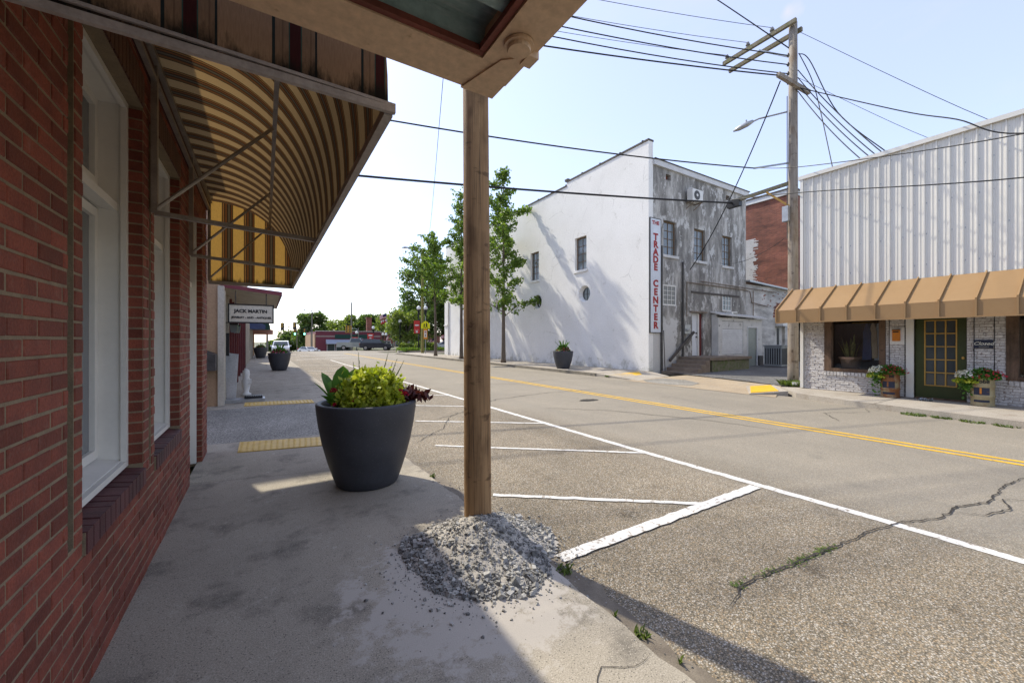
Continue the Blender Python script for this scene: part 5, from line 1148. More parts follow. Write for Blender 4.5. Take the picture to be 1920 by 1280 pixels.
# ------------------------------------------------------------------ trees
M_bark = pm('tree_bark', (.16, .125, .095), (.1, .08, .06), 6, st=(3, 3, .6), bsc=40, bp=.8)
M_gk = leafmat('ginkgo_leaf', (.12, .20, .04), (.22, .30, .06), .5, .4)
M_dk = leafmat('oak_leaf', (.085, .14, .035), (.16, .22, .06), .5, .45)
M_lt = leafmat('maple_leaf', (.16, .22, .05), (.28, .33, .09), .5, .4)
def ginkgo(x, y, z, H, label, reach, seed, lean=0., low=.23):
    random.seed(seed); t = thing('ginkgo_tree', (x, y, z), label, 'tree', 'young street trees along the white building')
    m = MB(); m.tube([(x+lean*f*f*H*.05, y, z+H*f) for f in (0, .02, .1, .3, .6, .98)], [.19, .15, .125, .10, .06, .012], 10)
    br = m; pts = []; k = 0; f = low
    while f < .97:
        az = k*2.4+random.uniform(-.5, .5); env = max(.35, reach*(1-max(0, (f-.22)/.78)**1.9))
        L = env*random.choice([.35, .5, .7, .9, 1.1, 1.3])*random.uniform(.85, 1.1); el = random.uniform(.15, .6)+.55*f; base = Vector((x+lean*f*f*H*.05, y, z+H*f)); d = Vector((math.cos(az)*math.cos(el), math.sin(az)*math.cos(el), math.sin(el)))
        P = [base+d*L*s_+Vector((0, 0, .10*L*math.sin(s_*4)))+Vector((random.gauss(0, .04), random.gauss(0, .04), 0))*L*s_ for s_ in (0, .35, .7, 1)]
        br.tube(P, [.035*(1.1-f), .022, .014, .006], 5)
        n = int(L*23)+6
        for i in range(n):
            s_ = random.uniform(.15, 1.02); j = min(2, int(s_*3)); c = P[j].lerp(P[j+1], s_*3-j) if s_ < 1 else P[3]
            sp = .13+.11*(1-s_); c2 = c+Vector((random.gauss(0, sp), random.gauss(0, sp), random.gauss(0, sp*.8)))
            for q in range(random.randint(4, 9)): pts.append((c2.x+random.gauss(0, .085), c2.y+random.gauss(0, .085), c2.z+random.gauss(0, .08)))
        k += 1; f += .019+.008*random.random()
    br.build('trunk', M_bark, t, smooth=True); m = MB(); m.leaves(pts, .135, jit=.7, aspect=1.1); m.build('crown', M_gk, t, kind='stuff'); random.seed(seed+5)
ginkgo(13.0, 22.0, .1, 12.6, 'ginkgo tree right of the wooden pole, against the white wall', 3.0, 21)
ginkgo(12.9, 28.2, .1, 13.0, 'ginkgo tree mostly hidden behind the wooden pole', 2.4, 33, 0, .28)
ginkgo(13.2, 34.4, .1, 11.3, 'leaning ginkgo tree beside the yellow crossing sign', 3.4, 47, -.6, .40)
def tree(x, y, z, H, W, label, mat, n=3200, leaf=.42, trunk=.25, low=.25, seed=1, group='trees behind the far storefronts'):
    random.seed(seed); r_ = np.random.default_rng(seed); t = thing('tree', (x, y, z), label, 'tree', group)
    m = MB(); m.tube([(x, y, z-.3), (x, y, z+H*.2), (x+.2, y, z+H*.6)], [trunk*1.2, trunk, trunk*.4], 8)
    cl = []
    for i in range(48):
        a = random.uniform(0, 6.28); h = random.uniform(low, .92); rr = W*.5*math.sqrt(max(.05, 1-((h-.5)/.55)**2))*random.uniform(.35, .9)
        c = Vector((x+rr*math.cos(a), y+rr*math.sin(a), z+H*h)); cl.append((c, W*random.uniform(.11, .2)))
        m.tube([(x, y, z+H*.25*min(1, h+.3)), ((x+c.x)/2, (y+c.y)/2, z+H*(h*.5+.15)), tuple(c)], [trunk*.3, trunk*.2, .02], 5)
    m.build('trunk', M_bark, t)
    P = []
    for c, s_ in cl:
        v = r_.normal(size=(n//48, 3)); v /= np.linalg.norm(v, axis=1)[:, None]; v *= (s_*(.55+.5*r_.random(len(v))))[:, None]; v[:, 2] *= .8; P.append(np.array(c)+v)
    m = MB(); m.leaves(np.concatenate(P), leaf, jit=.8, aspect=1.3); m.build('crown', mat, t, kind='stuff')
FWD = Vector((math.sin(YAW), math.cos(YAW), 0)); RGT = Vector((math.cos(YAW), -math.sin(YAW), 0))
def at(a, d): return FWD*d+RGT*((a-960)/750*d)         # bearing (in photo columns) and distance give a spot on the map
def tz(d, v): return HC+(637-v)/750*d
for u, d, top, w_, lab, mat, sd in [(584, 118, 586, 9.5, 'tall dark round tree left of the maroon storefront', M_dk, 3), (545, 135, 622, 10, 'dark tree behind the traffic signals', M_dk, 4), (522, 150, 640, 9, 'low hazy tree behind the white car', M_dk, 5), (632, 140, 600, 13, 'light green tree above the left end of the maroon storefront', M_lt, 6), (668, 136, 592, 13, 'light tree behind the street pole over the storefront', M_lt, 7), (697, 132, 588, 11, 'dark tree left of the brick chimney', M_dk, 8), (728, 128, 590, 12, 'tree behind the flagpole', M_lt, 9), (752, 120, 605, 10, 'bushy tree right of the flagpole', M_dk, 10)]:
    p = at(u, d); z0 = zt(p.y); tree(p.x, p.y, z0, tz(d, top)-z0, w_, lab, mat, seed=sd, n=6500, leaf=.55)
for u, d, top, w_, lab, mat, sd, lf in [(800, 66, 452, 9.5, 'big dark shade tree behind the yellow crossing sign', M_dk, 12, .3), (760, 62, 575, 6.5, 'spreading light green dogwood on the memorial lawn', M_lt, 13, .24), (832, 60, 540, 6, 'dark tree at the far corner of the white building', M_dk, 15, .28), (775, 84, 560, 8, 'tall tree behind the dogwood', M_dk, 16, .35)]:
    p = at(u, d); z0 = zt(p.y); tree(p.x, p.y, z0, tz(d, top)-z0, w_, lab, mat, n=7000, leaf=lf, trunk=.2, low=.2, seed=sd, group='trees on the memorial lawn')
p = at(660, 96); tree(p.x, p.y, zt(p.y), 4.2, 2.6, 'small yellowing street tree in front of the maroon storefront', M_lt, n=900, leaf=.22, trunk=.08, seed=22)
random.seed(99)

# ------------------------------------------------------------------ left side of the street beyond the alley
M_tanst = pm('tan_stucco', (.42, .28, .17), (.36, .235, .14), 1.5, bsc=30, c3=(.28, .2, .13), sc3=2.5, t3=.64, w3=.08)
M_crm = pm('cream_board', (.52, .48, .40), (.46, .42, .35), 2, bsc=20)
M_mrn = pm('maroon_metal', (.20, .045, .06), (.16, .035, .05), 3, rough=.45)
M_signf = pm('sign_face', (.60, .56, .47), (.54, .50, .42), 2, bsc=25, rough=.5)
jb = thing('tan_stucco_shop', (-.9, 15, 0), 'tan stucco shop with maroon edged canopy across the alley', 'building')
m = MB(); m.box(-15, -.92, 11.62, 18.95, -.05, 7.4); m.build('wall', M_tanst, jb)  # unseen upper storey, height raised to throw shade over the alley
FJ = frame((-.92, 11.62, 0), (0, 1, 0), (1, 0, 0))
m = MB(); m.box(-.92, -.80, 11.56, 11.72, 0, 2.82); m.build('corner_board', M_crm, jb)
for i in range(3):
    m = MB(); m.fb(FJ, .5+i*1.9, 1.9+i*1.9, .002, .05, .5, 2.5); w_ = m.build('shop_window', M_crm, jb); m = MB(); m.fb(FJ, .6+i*1.9, 1.8+i*1.9, .052, .06, .6, 2.4); m.build('pane', M_dglass, w_)
for i in range(6):
    m = MB(); m.fb(FJ, .38+i*1.15, .47+i*1.15, .002, .12, 0, 2.75); m.build('pilaster', M_crm if i < 2 else M_mar, jb)
m = MB(); m.hexa([(-.9, 12.0, 2.83), (.36, 12.0, 2.70), (.36, 17.2, 2.70), (-.9, 17.2, 2.83), (-.9, 12.0, 2.89), (.36, 12.0, 2.76), (.36, 17.2, 2.76), (-.9, 17.2, 2.89)]); cn = m.build('canopy', M_crm, jb)
m = MB(); m.hexa([(-.9, 11.96, 2.83), (.40, 11.96, 2.69), (.40, 11.998, 2.69), (-.9, 11.998, 2.83), (-.9, 11.96, 2.92), (.40, 11.96, 2.79), (.40, 11.998, 2.79), (-.9, 11.998, 2.92)]); m.box(.362, .40, 12.002, 17.24, 2.69, 2.79); m.build('canopy_edge', M_mrn, cn)
m = MB(); m.box(-.913, -.90, 11.9, 12.1, 1.4, 2.7) if False else m.box(-1.25, -1.2, 11.585, 11.618, 1.6, 2.75); m.build('downpipe', M_plast, jb)
t = thing('hanging_shop_sign', (-.27, 12.1, 2.0), 'white hanging sign with two lines of black lettering below the maroon edged canopy', 'sign')
FN = frame((0, 12.1, 0), (1, 0, 0), (0, -1, 0))
m = MB(); m.fb(FN, -.73, .19, -.06, .0, 2.0, 2.42); m.build('board', M_signf, t)
m = MB()
for a, b, c, d in ((-.76, -.73, 1.97, 2.45), (.19, .22, 1.97, 2.45), (-.73, .19, 1.97, 2.0), (-.73, .19, 2.42, 2.45)): m.fb(FN, a, b, -.07, .012, c, d)
m.build('frame', M_blk, t)
for hx in (-.6, .05): m = MB(); m.bar((hx, 12.13, 2.45), (hx, 12.13, 2.78), .02); m.build('hanger', M_dsteel, t)
text('JACK MARTIN', FN, -.28, .003, 2.27, .112, M_blk, t, bold=.005)
text('JEWELRY - AND - ANTIQUES.', FN, -.26, .003, 2.11, .066, M_blk, t, bold=.003)
for y, lab in ((12.5, 'black lantern under the hanging shop sign, nearer of two'), (13.7, 'black lantern under the hanging shop sign, farther of two')):
    t = thing('wall_lantern', (-.75, y, 1.72), lab, 'lantern', 'wall lanterns'); m = MB(); m.box(-.87, -.72, y-.01, y+.01, 1.98, 2.0); m.box(-.75, -.56, y-.1, y+.1, 1.93, 1.97); m.build('cap', M_blk, t)
    m = MB(); m.hexa([(-.72, y-.06, 1.74), (-.59, y-.06, 1.74), (-.59, y+.06, 1.74), (-.72, y+.06, 1.74), (-.745, y-.09, 1.928), (-.565, y-.09, 1.928), (-.565, y+.09, 1.928), (-.745, y+.09, 1.928)]); m.build('glass', M_lglass, t)
t = MB().box(-.86, -.74, 12.2, 12.28, 1.15, 1.72).build('wall_clock_box', M_blk, label='dark upright wall box beside the shop door under the lanterns', cat='box')
m = MB(); m.hexa([(-.82, 12.6, .02), (-.62, 12.55, .02), (-.62, 12.6, .02), (-.82, 12.66, .02), (-.84, 12.6, 1.22), (-.56, 12.5, 1.18), (-.56, 12.55, 1.18), (-.84, 12.66, 1.22)]); m.build('leaning_board', M_fas, label='pale board leaning beside the shop door', cat='board')
t = thing('garden_figurine', (-.42, 13.4, 0), 'small white figurine on the pavement by the shop door', 'figurine')
m = MB(); m.lathe([(.11, 0), (.12, .05), (.06, .1), (.09, .25), (.12, .38), (.07, .5), (.09, .6), (.07, .7), (.01, .75)], (-.42, 13.4, 0), 14); m.build('body', M_plast, t, smooth=True)
m = MB(); m.box(-.44, -.30, 13.3, 13.42, .32, .45); m.build('arm', M_plast, t)
m = MB(); m.box(-.85, .02, 11.95, 12.35, -.003, .07); m.build('door_step', M_steel, label='low grey step at the shop door across the alley', cat='step')
m = MB(); m.box(-.42, -.03, 12.05, 12.3, .072, .12)
for i in range(8): m.box(-.41+i*.048, -.38+i*.048, 12.06, 12.29, .12, .135)
m.build('boot_scraper', M_blk, label='black slatted mat lying on the grey step', cat='mat')
t = thing('newspaper_box', (-1.12, 11.45, .9), 'dark hooded metal box mounted on the tan alley wall', 'box')
m = MB(); m.hexa([(-1.35, 11.2, .85), (-.93, 11.2, .85), (-.93, 11.6, .85), (-1.35, 11.6, .85), (-1.35, 11.2, 1.30), (-.93, 11.2, 1.22), (-.93, 11.6, 1.22), (-1.35, 11.6, 1.42)]); m.build('hood', M_dsteel, t)
def shopfront(y0, y1, H, wm, lab, acc, n, awn=None):
    b = thing('storefront', (-1.0, (y0+y1)/2, 0), lab, 'building'); F = frame((-1.0, y0, 0), (0, 1, 0), (1, 0, 0)); L = y1-y0
    m = MB(); m.box(-14, -1.0, y0, y1, -.05, H); m.build('wall', wm, b); m = MB(); m.box(-14.1, -.92, y0+.01, y1-.01, H, H+.15); m.build('cornice', acc, b)
    for i in range(n):
        u = L*(i+.5)/n; w_ = L/n*.36; m = MB(); m.fb(F, u-w_, u+w_, .002, .06, .6, 2.5); w1 = m.build('shop_window', acc, b); m = MB(); m.fb(F, u-w_+.08, u+w_-.08, .062, .07, .7, 2.4); m.build('pane', M_dglass, w1)
        m = MB(); m.fb(F, L*(i+1)/n-.15, L*(i+1)/n-.02, .002, .14, 0, 2.7); m.build('pilaster', acc, b)
        if H > 6: m = MB(); m.fb(F, u-.5, u+.5, .002, .05, 5.2, 7); w1 = m.build('upper_window', acc, b); m = MB(); m.fb(F, u-.42, u+.42, .052, .06, 5.3, 6.9); m.build('pane', M_dglass, w1)
    return b
shopfront(19.0, 26.6, 9.0, M_farbrick, 'red brick storefront beyond the tan shop on the left', M_mar, 4)
shopfront(26.65, 33.7, 9.4, M_tanst, 'tall tan storefront on the left behind the second planter', M_crm, 3)
shopfront(36.2, 43.0, 4.6, M_tanst, 'low tan storefront with blue awning far down the left pavement', M_crm, 3)
shopfront(43.1, 50, 4.4, M_crm, 'last cream storefront before the crossing on the left', M_tanst, 3)
M_blue = pm('blue_canvas', (.06, .09, .2), (.05, .07, .16), 3); M_dgr = pm('dark_green_canvas', (.02, .06, .045), (.016, .05, .04), 3); M_stk = pm('red_awning_band', (.4, .05, .04), (.5, .4, .33), 3, st=(.1, .1, 9))
t = MB().prism([(-1, 37, 3.4), (.1, 37, 2.7), (.1, 37, 2.4), (-1, 37, 2.4)], (0, 4, 0)).build('blue_awning', M_blue, label='blue awning far down the left pavement', cat='awning')
t = MB().prism([(-1+1.5*math.cos(a), 42.5, 2.5+1.4*math.sin(a)) for a in [i*.157 for i in range(11)]]+[(-1, 42.5, 2.5)], (0, 2.5, 0)).build('green_dome_awning', M_dgr, label='rounded dark green awning behind the hanging sign', cat='awning')
t = MB().prism([(-1, 45.2, 2.9), (.75, 45.2, 2.5), (.75, 45.2, 2.1), (-1, 45.2, 2.1)], (0, 3.5, 0)).build('red_edged_awning', M_stk, label='red and cream banded awning below the green dome', cat='awning')

# ------------------------------------------------------------------ far crossing: storefront, signals, lamps
ZF = zt(100)
ff = thing('maroon_storefront', (17, 100, ZF), 'maroon flat roofed storefront with a grey awning at the end of the street', 'building'); FF = frame((9.9, 100, ZF), (1, 0, 0), (0, -1, 0))
M_mst = pm('maroon_panel', (.17, .035, .05), (.13, .028, .04), 2, rough=.6, st=(8, 1, 1))
m = MB(); m.box(9.9, 24.2, 100, 124, ZF-.5, ZF+5.2); m.build('wall', M_mst, ff)
m = MB(); m.box(9.7, 9.898, 100.2, 124, ZF-.5, ZF+4.6); m.build('side_wall', M_tanst, ff)
m = MB(); m.fb(FF, -.1, 14.4, .0, .12, 5.2, 5.35); m.fb(FF, 0, 14.3, .002, .04, 4.15, 4.22); m.fb(FF, 0, 14.3, .002, .04, 3.95, 4.02); m.build('trim_band', M_crm, ff)
m = MB(); m.fb(FF, 4.0, 11.8, .05, .12, 3.55, 4.5); sb = m.build('sign_board', M_dgr, ff)
for i in range(5):
    m = MB(); m.fb(FF, 2.3+i*1.9, 4.0+i*1.9, .02, .08, .3, 2.4); w_ = m.build('shop_window', M_plast, ff); m = MB(); m.fb(FF, 2.4+i*1.9, 3.9+i*1.9, .082, .09, .4, 2.3); m.build('pane', M_dglass, w_)
M_gaw = pm('grey_canvas', (.34, .36, .42), (.3, .32, .38), 2)
m = MB(); m.prism([FF(2.1, 0, 3.35), FF(2.1, 1.3, 2.5), FF(2.1, 1.3, 2.3), FF(2.1, 0, 2.3)], (9.8, 0, 0)); m.build('awning', M_gaw, ff)
b2 = thing('tan_brick_building', (28, 102, ZF), 'tan brick building right of the maroon storefront', 'building'); m = MB(); m.box(24.4, 40, 101, 120, ZF-.5, ZF+5.0); m.build('wall', M_farbrick, b2)
m = MB(); m.box(24.3, 40.1, 100.9, 120.1, ZF+5.0, ZF+5.2); m.build('coping', M_crm, b2)
for i in range(5):
    m = MB(); m.box(25.2+i*2.8, 26.9+i*2.8, 100.9, 100.99, ZF+.6, ZF+3); w_ = m.build('shop_window', M_crm, b2); m = MB(); m.box(25.3+i*2.8, 26.8+i*2.8, 100.85, 100.899, ZF+.7, ZF+2.9); m.build('pane', M_dglass, w_)
p = at(706, 100); m = MB(); m.box(p.x-.6, p.x+.6, p.y+8, p.y+9.2, ZF, tz(106, 596)); m.box(p.x-.7, p.x+.7, p.y+7.9, p.y+9.3, tz(106, 596), tz(106, 596)+.2); m.build('brick_chimney', M_farbrick, label='tall square brick chimney behind the far storefront', cat='chimney')
M_sigy = pm('signal_yellow', (.50, .30, .03), (.4, .23, .03), 4, rough=.5); M_lens = pm('signal_lens', (.05, .03, .02), (.03, .03, .03), 3, rough=.2)
M_green_on = newmat('green_signal_lamp')[0]; bb = [n for n in M_green_on.node_tree.nodes if n.type == 'BSDF_PRINCIPLED'][0]; bb.inputs['Emission Color'].default_value = (.2, 1, .6, 1); bb.inputs['Emission Strength'].default_value = 3; bb.inputs['Base Color'].default_value = (.1, .5, .3, 1)
M_polem = pm('pole_concrete', (.2, .18, .15), (.15, .135, .115), 4); M_blkpole = M_blk
def signal(u, d, v, lab, green=False, yellow=False):
    c = at(u, d); z = tz(d, v); t = thing('traffic_signal', (c.x, c.y, z-.55), lab, 'traffic signal', 'traffic signals over the far crossing')
    F = frame((c.x, c.y, z), RGT, -FWD)
    m = MB(); m.fb(F, -.24, .24, -.18, 0, -.6, .6); m.build('housing', M_sigy if yellow else M_blk, t)
    for i, zz in enumerate((.38, 0, -.38)):
        m = MB(); m.prism([F(.15*math.cos(a), .002, zz+.15*math.sin(a)) for a in [k*.524 for k in range(12)]], F(0, .03, 0)-F(0, 0, 0)); m.build('lens', M_green_on if green and i == 2 else (M_sigy if i < 2 and not yellow else M_lens), t)
    m = MB(); m.tube([F(0, -.08, .6), F(0, -.08, 1.0)], .03, 6); m.build('hanger', M_blk, t)
for a in ((529, 66, 612, 'leftmost traffic signal on the span wire'), (552, 66, 611, 'upper traffic signal right of the leftmost one'), (553, 74, 622, 'lower traffic signal with green light, left', True), (571, 74, 622, 'lower traffic signal with green light, right', True), (650, 70, 617, 'yellow traffic signal near the street pole, left of the pair', False, True), (656, 70, 617, 'yellow traffic signal near the street pole, right of the pair', False, True)): signal(*a)
def span(u0, v0, u1, v1, d0, d1, lab, r=.025): a, b = at(u0, d0), at(u1, d1); wire([(a.x, a.y, tz(d0, v0)), (b.x, b.y, tz(d1, v1))], r, lab, .1)
span(501, 610, 580, 614, 66, 66, 'upper span wire carrying the left traffic signals', .04); span(540, 612, 592, 622, 74, 74, 'lower span wire carrying the green traffic signals', .04)
def post(u, d, top, lab, r=.12, arm=None, mat=None, name='street_pole'):
    c = at(u, d); z0 = zt(c.y); t = thing(name, (c.x, c.y, z0), lab, 'pole'); m = MB(); m.tube([(c.x, c.y, z0-.2), (c.x, c.y, tz(d, top))], [r, r*.7], 10); m.build('shaft', mat or M_polem, t)
    if arm:
        q = at(arm[0], d); m = MB(); m.tube([(c.x, c.y, tz(d, arm[1]+3)), tuple(((c+q)/2).to_2d())+(tz(d, arm[1]),), (q.x, q.y, tz(d, arm[1]))], .05, 6); m.build('arm', M_steel, t)
        m = MB(); a_ = Vector((q.x, q.y, tz(d, arm[1]))); dd = (q-c).normalized(); m.tube([a_-dd*.1, a_+dd*.3, a_+dd*.65], [.06, .12, .04], 8); m.build('lamp_head', M_steel, t)
    return t
post(501, 66, 590, 'concrete signal pole behind the hanging sign', .18); post(585, 86, 575, 'street pole with a lamp arm left of the maroon storefront', .14, (573, 581)); post(659, 78, 567, 'tall dark street pole in front of the maroon storefront', .16); post(672, 76, 614, 'thin grey signal pole right of the tall dark pole', .1, (661, 616))
post(557, 90, 621, 'slender grey post left of the round dark tree', .1); post(583, 84, 622, 'short grey post beside the storefront side wall', .08)
M_glob = pm('white_globe', (.8, .8, .78), (.75, .75, .72), 3, rough=.3)
def globe(u, d, top, lab, banner=None, arms=1):
    c = at(u, d); z0 = zt(c.y); zt_ = tz(d, top); t = thing('globe_lamp', (c.x, c.y, z0), lab, 'street lamp', 'black lamp posts with white globes'); rr = .24
    m = MB(); m.lathe([(.22, 0), (.2, .3), (.09, .5), (.075, zt_-z0-1.3), (.1, zt_-z0-1.2), (.16, zt_-z0-.65), (.2, zt_-z0-.52)], (c.x, c.y, z0), 12); m.build('post', M_blk, t)
    m = MB(); m.lathe([(.14, -.30), (.25, -.12), (.26, .05), (.16, .2), (.05, .27), (.02, .32)], (c.x, c.y, zt_-.3), 14); m.build('globe', M_glob, t, smooth=True)
    if banner:
        F = frame((c.x, c.y, 0), RGT, -FWD); ub, w_, v0, v1, lab2 = banner; z1, z2 = tz(d, v0), tz(d, v1); a = (ub-u)/750*d
        t2 = thing('street_banner', (c.x, c.y, z2), lab2, 'banner', 'red street banners'); m = MB(); m.fb(F, a-w_/2, a+w_/2, .1, .115, z2, z1); m.build('cloth', M_bann, t2)
        m = MB(); cz_ = z1-(z1-z2)*.36; m.prism([F(a+w_*.36*math.cos(k*.524), .118, cz_+w_*.13*math.sin(k*.524)) for k in range(12)], F(0, .004, 0)-F(0, 0, 0)); m.fb(F, a-w_*.16, a+w_*.16, .117, .12, z2+(z1-z2)*.06, z2+(z1-z2)*.2); m.fb(F, a-w_*.3, a+w_*.3, .117, .12, z2+(z1-z2)*.24, z2+(z1-z2)*.26); m.build('emblem', M_plast, t2)
        m = MB(); m.fb(F, min(0, a-w_/2), max(0, a+w_/2), .09, .11, z1+.01, z1+.05); m.build('rod', M_blk, t2)
M_bann = pm('red_banner', (.52, .05, .04), (.44, .04, .035), 2)
globe(669, 72, 620, 'globe lamp left of the pickup truck', (666, 1.0, 632, 640, 'small red banner left of the pickup truck')); globe(700, 70, 611, 'globe lamp above the dark parked car', (695, 1.1, 625, 635, 'red banner above the pickup truck')); globe(750, 60, 598, 'globe lamp at the edge of the memorial lawn'); globe(718, 80, 624, 'left of the paired globe lamps behind the small flags'); globe(724, 80, 624, 'right of the paired globe lamps behind the small flags')
globe(785, 52, 573, 'globe lamp with a large red banner beside the crossing sign', (782, .78, 601, 625, 'large red banner beside the yellow crossing sign')); globe(798, 52, 573, 'globe lamp directly behind the crossing sign')
M_ygp = pm('mossy_yellow_pole', (.27, .25, .07), (.2, .18, .07), 5, st=(3, 3, .5))
post(792, 44, 476, 'tall yellowish wooden street pole beside the crossing sign', .17, (764, 464), M_ygp)
# school crossing sign
c = at(798, 42); F = frame((c.x, c.y, 0), RGT, -FWD); M_fly = pm('fluorescent_yellow', (.80, .78, .02), (.76, .74, .02), 3, rough=.4); M_sorg = pm('sign_orange', (.75, .30, .03), (.7, .27, .03), 3)
t = thing('crossing_sign', (c.x, c.y, .1), 'fluorescent yellow school crossing sign with an orange panel below', 'sign')
m = MB(); m.tube([(c.x, c.y+.03, .05), (c.x, c.y+.03, 4.0)], .035, 8); m.build('post', M_steel, t)
z0 = tz(42, 616); z1 = tz(42, 601); zm = tz(42, 607); hw = .46
m = MB(); m.prism([F(-hw, .05, z0), F(hw, .05, z0), F(hw, .05, zm), F(0, .05, z1), F(-hw, .05, zm)], F(0, .02, 0)-F(0, 0, 0)); m.build('plate', M_fly, t)
m = MB()
for sx_, k in ((-.13, .85), (.12, 1.)):
    h = (zm-z0)*.95*k; b = z0+.06
    m.prism([F(sx_+.055*k*math.cos(a), .075, b+h+.02+.055*k*math.sin(a)) for a in [i*.785 for i in range(8)]], F(0, .004, 0)-F(0, 0, 0))
    for q in ([(-.05, .45), (.05, .45), (.07, .92), (-.06, .92)], [(-.04, .47), (.03, .47), (-.07, 0), (-.13, 0)], [(-.03, .47), (.05, .47), (.14, 0), (.08, 0)], [(.05, .85), (.07, .75), (.16, .55), (.13, .52)], [(-.05, .85), (-.07, .72), (-.15, .55), (-.12, .52)]):
        m.prism([F(sx_+u*k, .075, b+v*h) for u, v in q], F(0, .004, 0)-F(0, 0, 0))
m.build('walker_pictogram', M_blk, t)
zo1, zo0 = z0-.03, tz(42, 635.5); m = MB(); m.fb(F, -.2, .2, .05, .065, zo0, zo1); m.build('orange_panel', M_sorg, t)
m = MB(); m.fb(F, -.14, .14, .066, .07, zo0+.18, zo1-.18); m.build('white_panel', M_plast, t)
m = MB(); zc = zo1-.27; m.prism([F(-.1, .072, zc), F(0, .072, zc-.17), F(.1, .072, zc)], F(0, .004, 0)-F(0, 0, 0)); m.build('yield_triangle', M_red, t)
m = MB(); m.fb(F, -.03, .03, .071, .075, zo0+.26, zo0+.5); m.build('pedestrian_mark', M_blk, t)
# lawn island, hedge, flags
isl_ = MB(); slab(isl_, [(14.4, 50.4), (16.2, 49.4), (30, 49.4), (30, 53.4), (15, 53.4)], -.1, .16); io = isl_.build('kerbed_island', M_walk2, kind='structure')
M_lawn = leafmat('lawn_blade', (.13, .22, .03), (.25, .33, .05), .3)
m = MB(); pts = np.column_stack([RNG.uniform(14.9, 29.5, 5200), RNG.uniform(49.7, 53.2, 5200), RNG.uniform(.16, .42, 5200)]); m.leaves(pts, .2, aspect=2.5, up=1.5); m.build('ground_cover', M_lawn, kind='stuff', label='bright green ground cover filling the kerbed island', cat='ground cover')
slab2 = MB(); slab(slab2, [(13.0, 62.5), (34, 62.5), (40, 90), (16, 90)], -2.5, .02); slab2.build('lawn', M_earth, kind='structure')
for i, (u, d, r_) in enumerate(((757, 53.5, .75), (770, 53.5, .7), (786, 53, .8), (800, 53, .85), (812, 53, .7))):
    c = at(u, d); m = MB(); m.leaves(dome((c.x, c.y, .1), r_, r_*1.5, 700, .4), .16, aspect=1.4); m.build('round_shrub', M_dk if i % 2 else M_lt, label='round green shrub on the island, %s from the left' % ('first', 'second', 'third', 'fourth', 'fifth')[i], cat='shrub', group='shrubs on the island')
M_fr = pm('flag_red', (.5, .03, .04)); M_fw = pm('flag_white', (.75, .74, .72)); M_fbl = pm('flag_blue', (.03, .04, .16))
def flag(u, d, top, wd, ht, lab, tilt=0., stripes_=True, base=None, name='flag'):
    c = at(u, d); z0 = zt(c.y) if base is None else base; zt_ = tz(d, top); t = thing(name, (c.x, c.y, z0), lab, 'flag', 'flags on the memorial lawn'); sd = RGT*(-1)
    a = Vector((c.x, c.y, z0)); b = Vector((c.x, c.y, zt_))+RGT*tilt*(zt_-z0); m = MB(); m.tube([a, b], .05 if not tilt else .015, 6); m.build('pole', M_steel, t)
    m = MB(); ax_ = (b-a).normalized()
    for r_ in range(7):
        for k in range(6):
            wave = lambda f: RGT*(-f*wd)+FWD*(.12*wd*math.sin(f*7))-Vector((0, 0, 1))*f*wd*.35
            p0 = b-ax_*(ht*r_/7); p1 = b-ax_*(ht*(r_+1)/7)
            m.mi = (2 if (r_ < 4 and k < 3) else r_ % 2) if stripes_ else (0 if k % 2 == 0 or r_ > 3 else 1)
            m.quad(p0+wave(k/6), p0+wave((k+1)/6), p1+wave((k+1)/6), p1+wave(k/6))
    m.build('cloth', [M_fr, M_fw, M_fbl], t)
flag(725, 84, 587, 1.5, .95, 'striped flag at the top of the white flagpole'); flag(725.6, 84, 597, 1.3, .8, 'red and white flag lower on the white flagpole', stripes_=False); flag(738, 90, 590, 1.1, .7, 'flag hanging from the second pole'); 
for i, (u, d, tp) in enumerate(((728, 66, 628), (737, 66, 627), (763, 66, 632), (786, 66, 628), (806, 60, 634), (811, 60, 633), (831, 55, 625))): flag(u, d, tp, .9, .55, 'small slanted memorial flag, %s from the left' % ('first', 'second', 'third', 'fourth', 'fifth', 'sixth', 'seventh')[i], .25, name='memorial_flag')
c = at(762, 68); MB().box(c.x-.6, c.x+.6, c.y-.2, c.y+.2, 0, 1.6).build('stone_monument', M_steel, label='grey stone monument block below the dogwood tree', cat='monument')

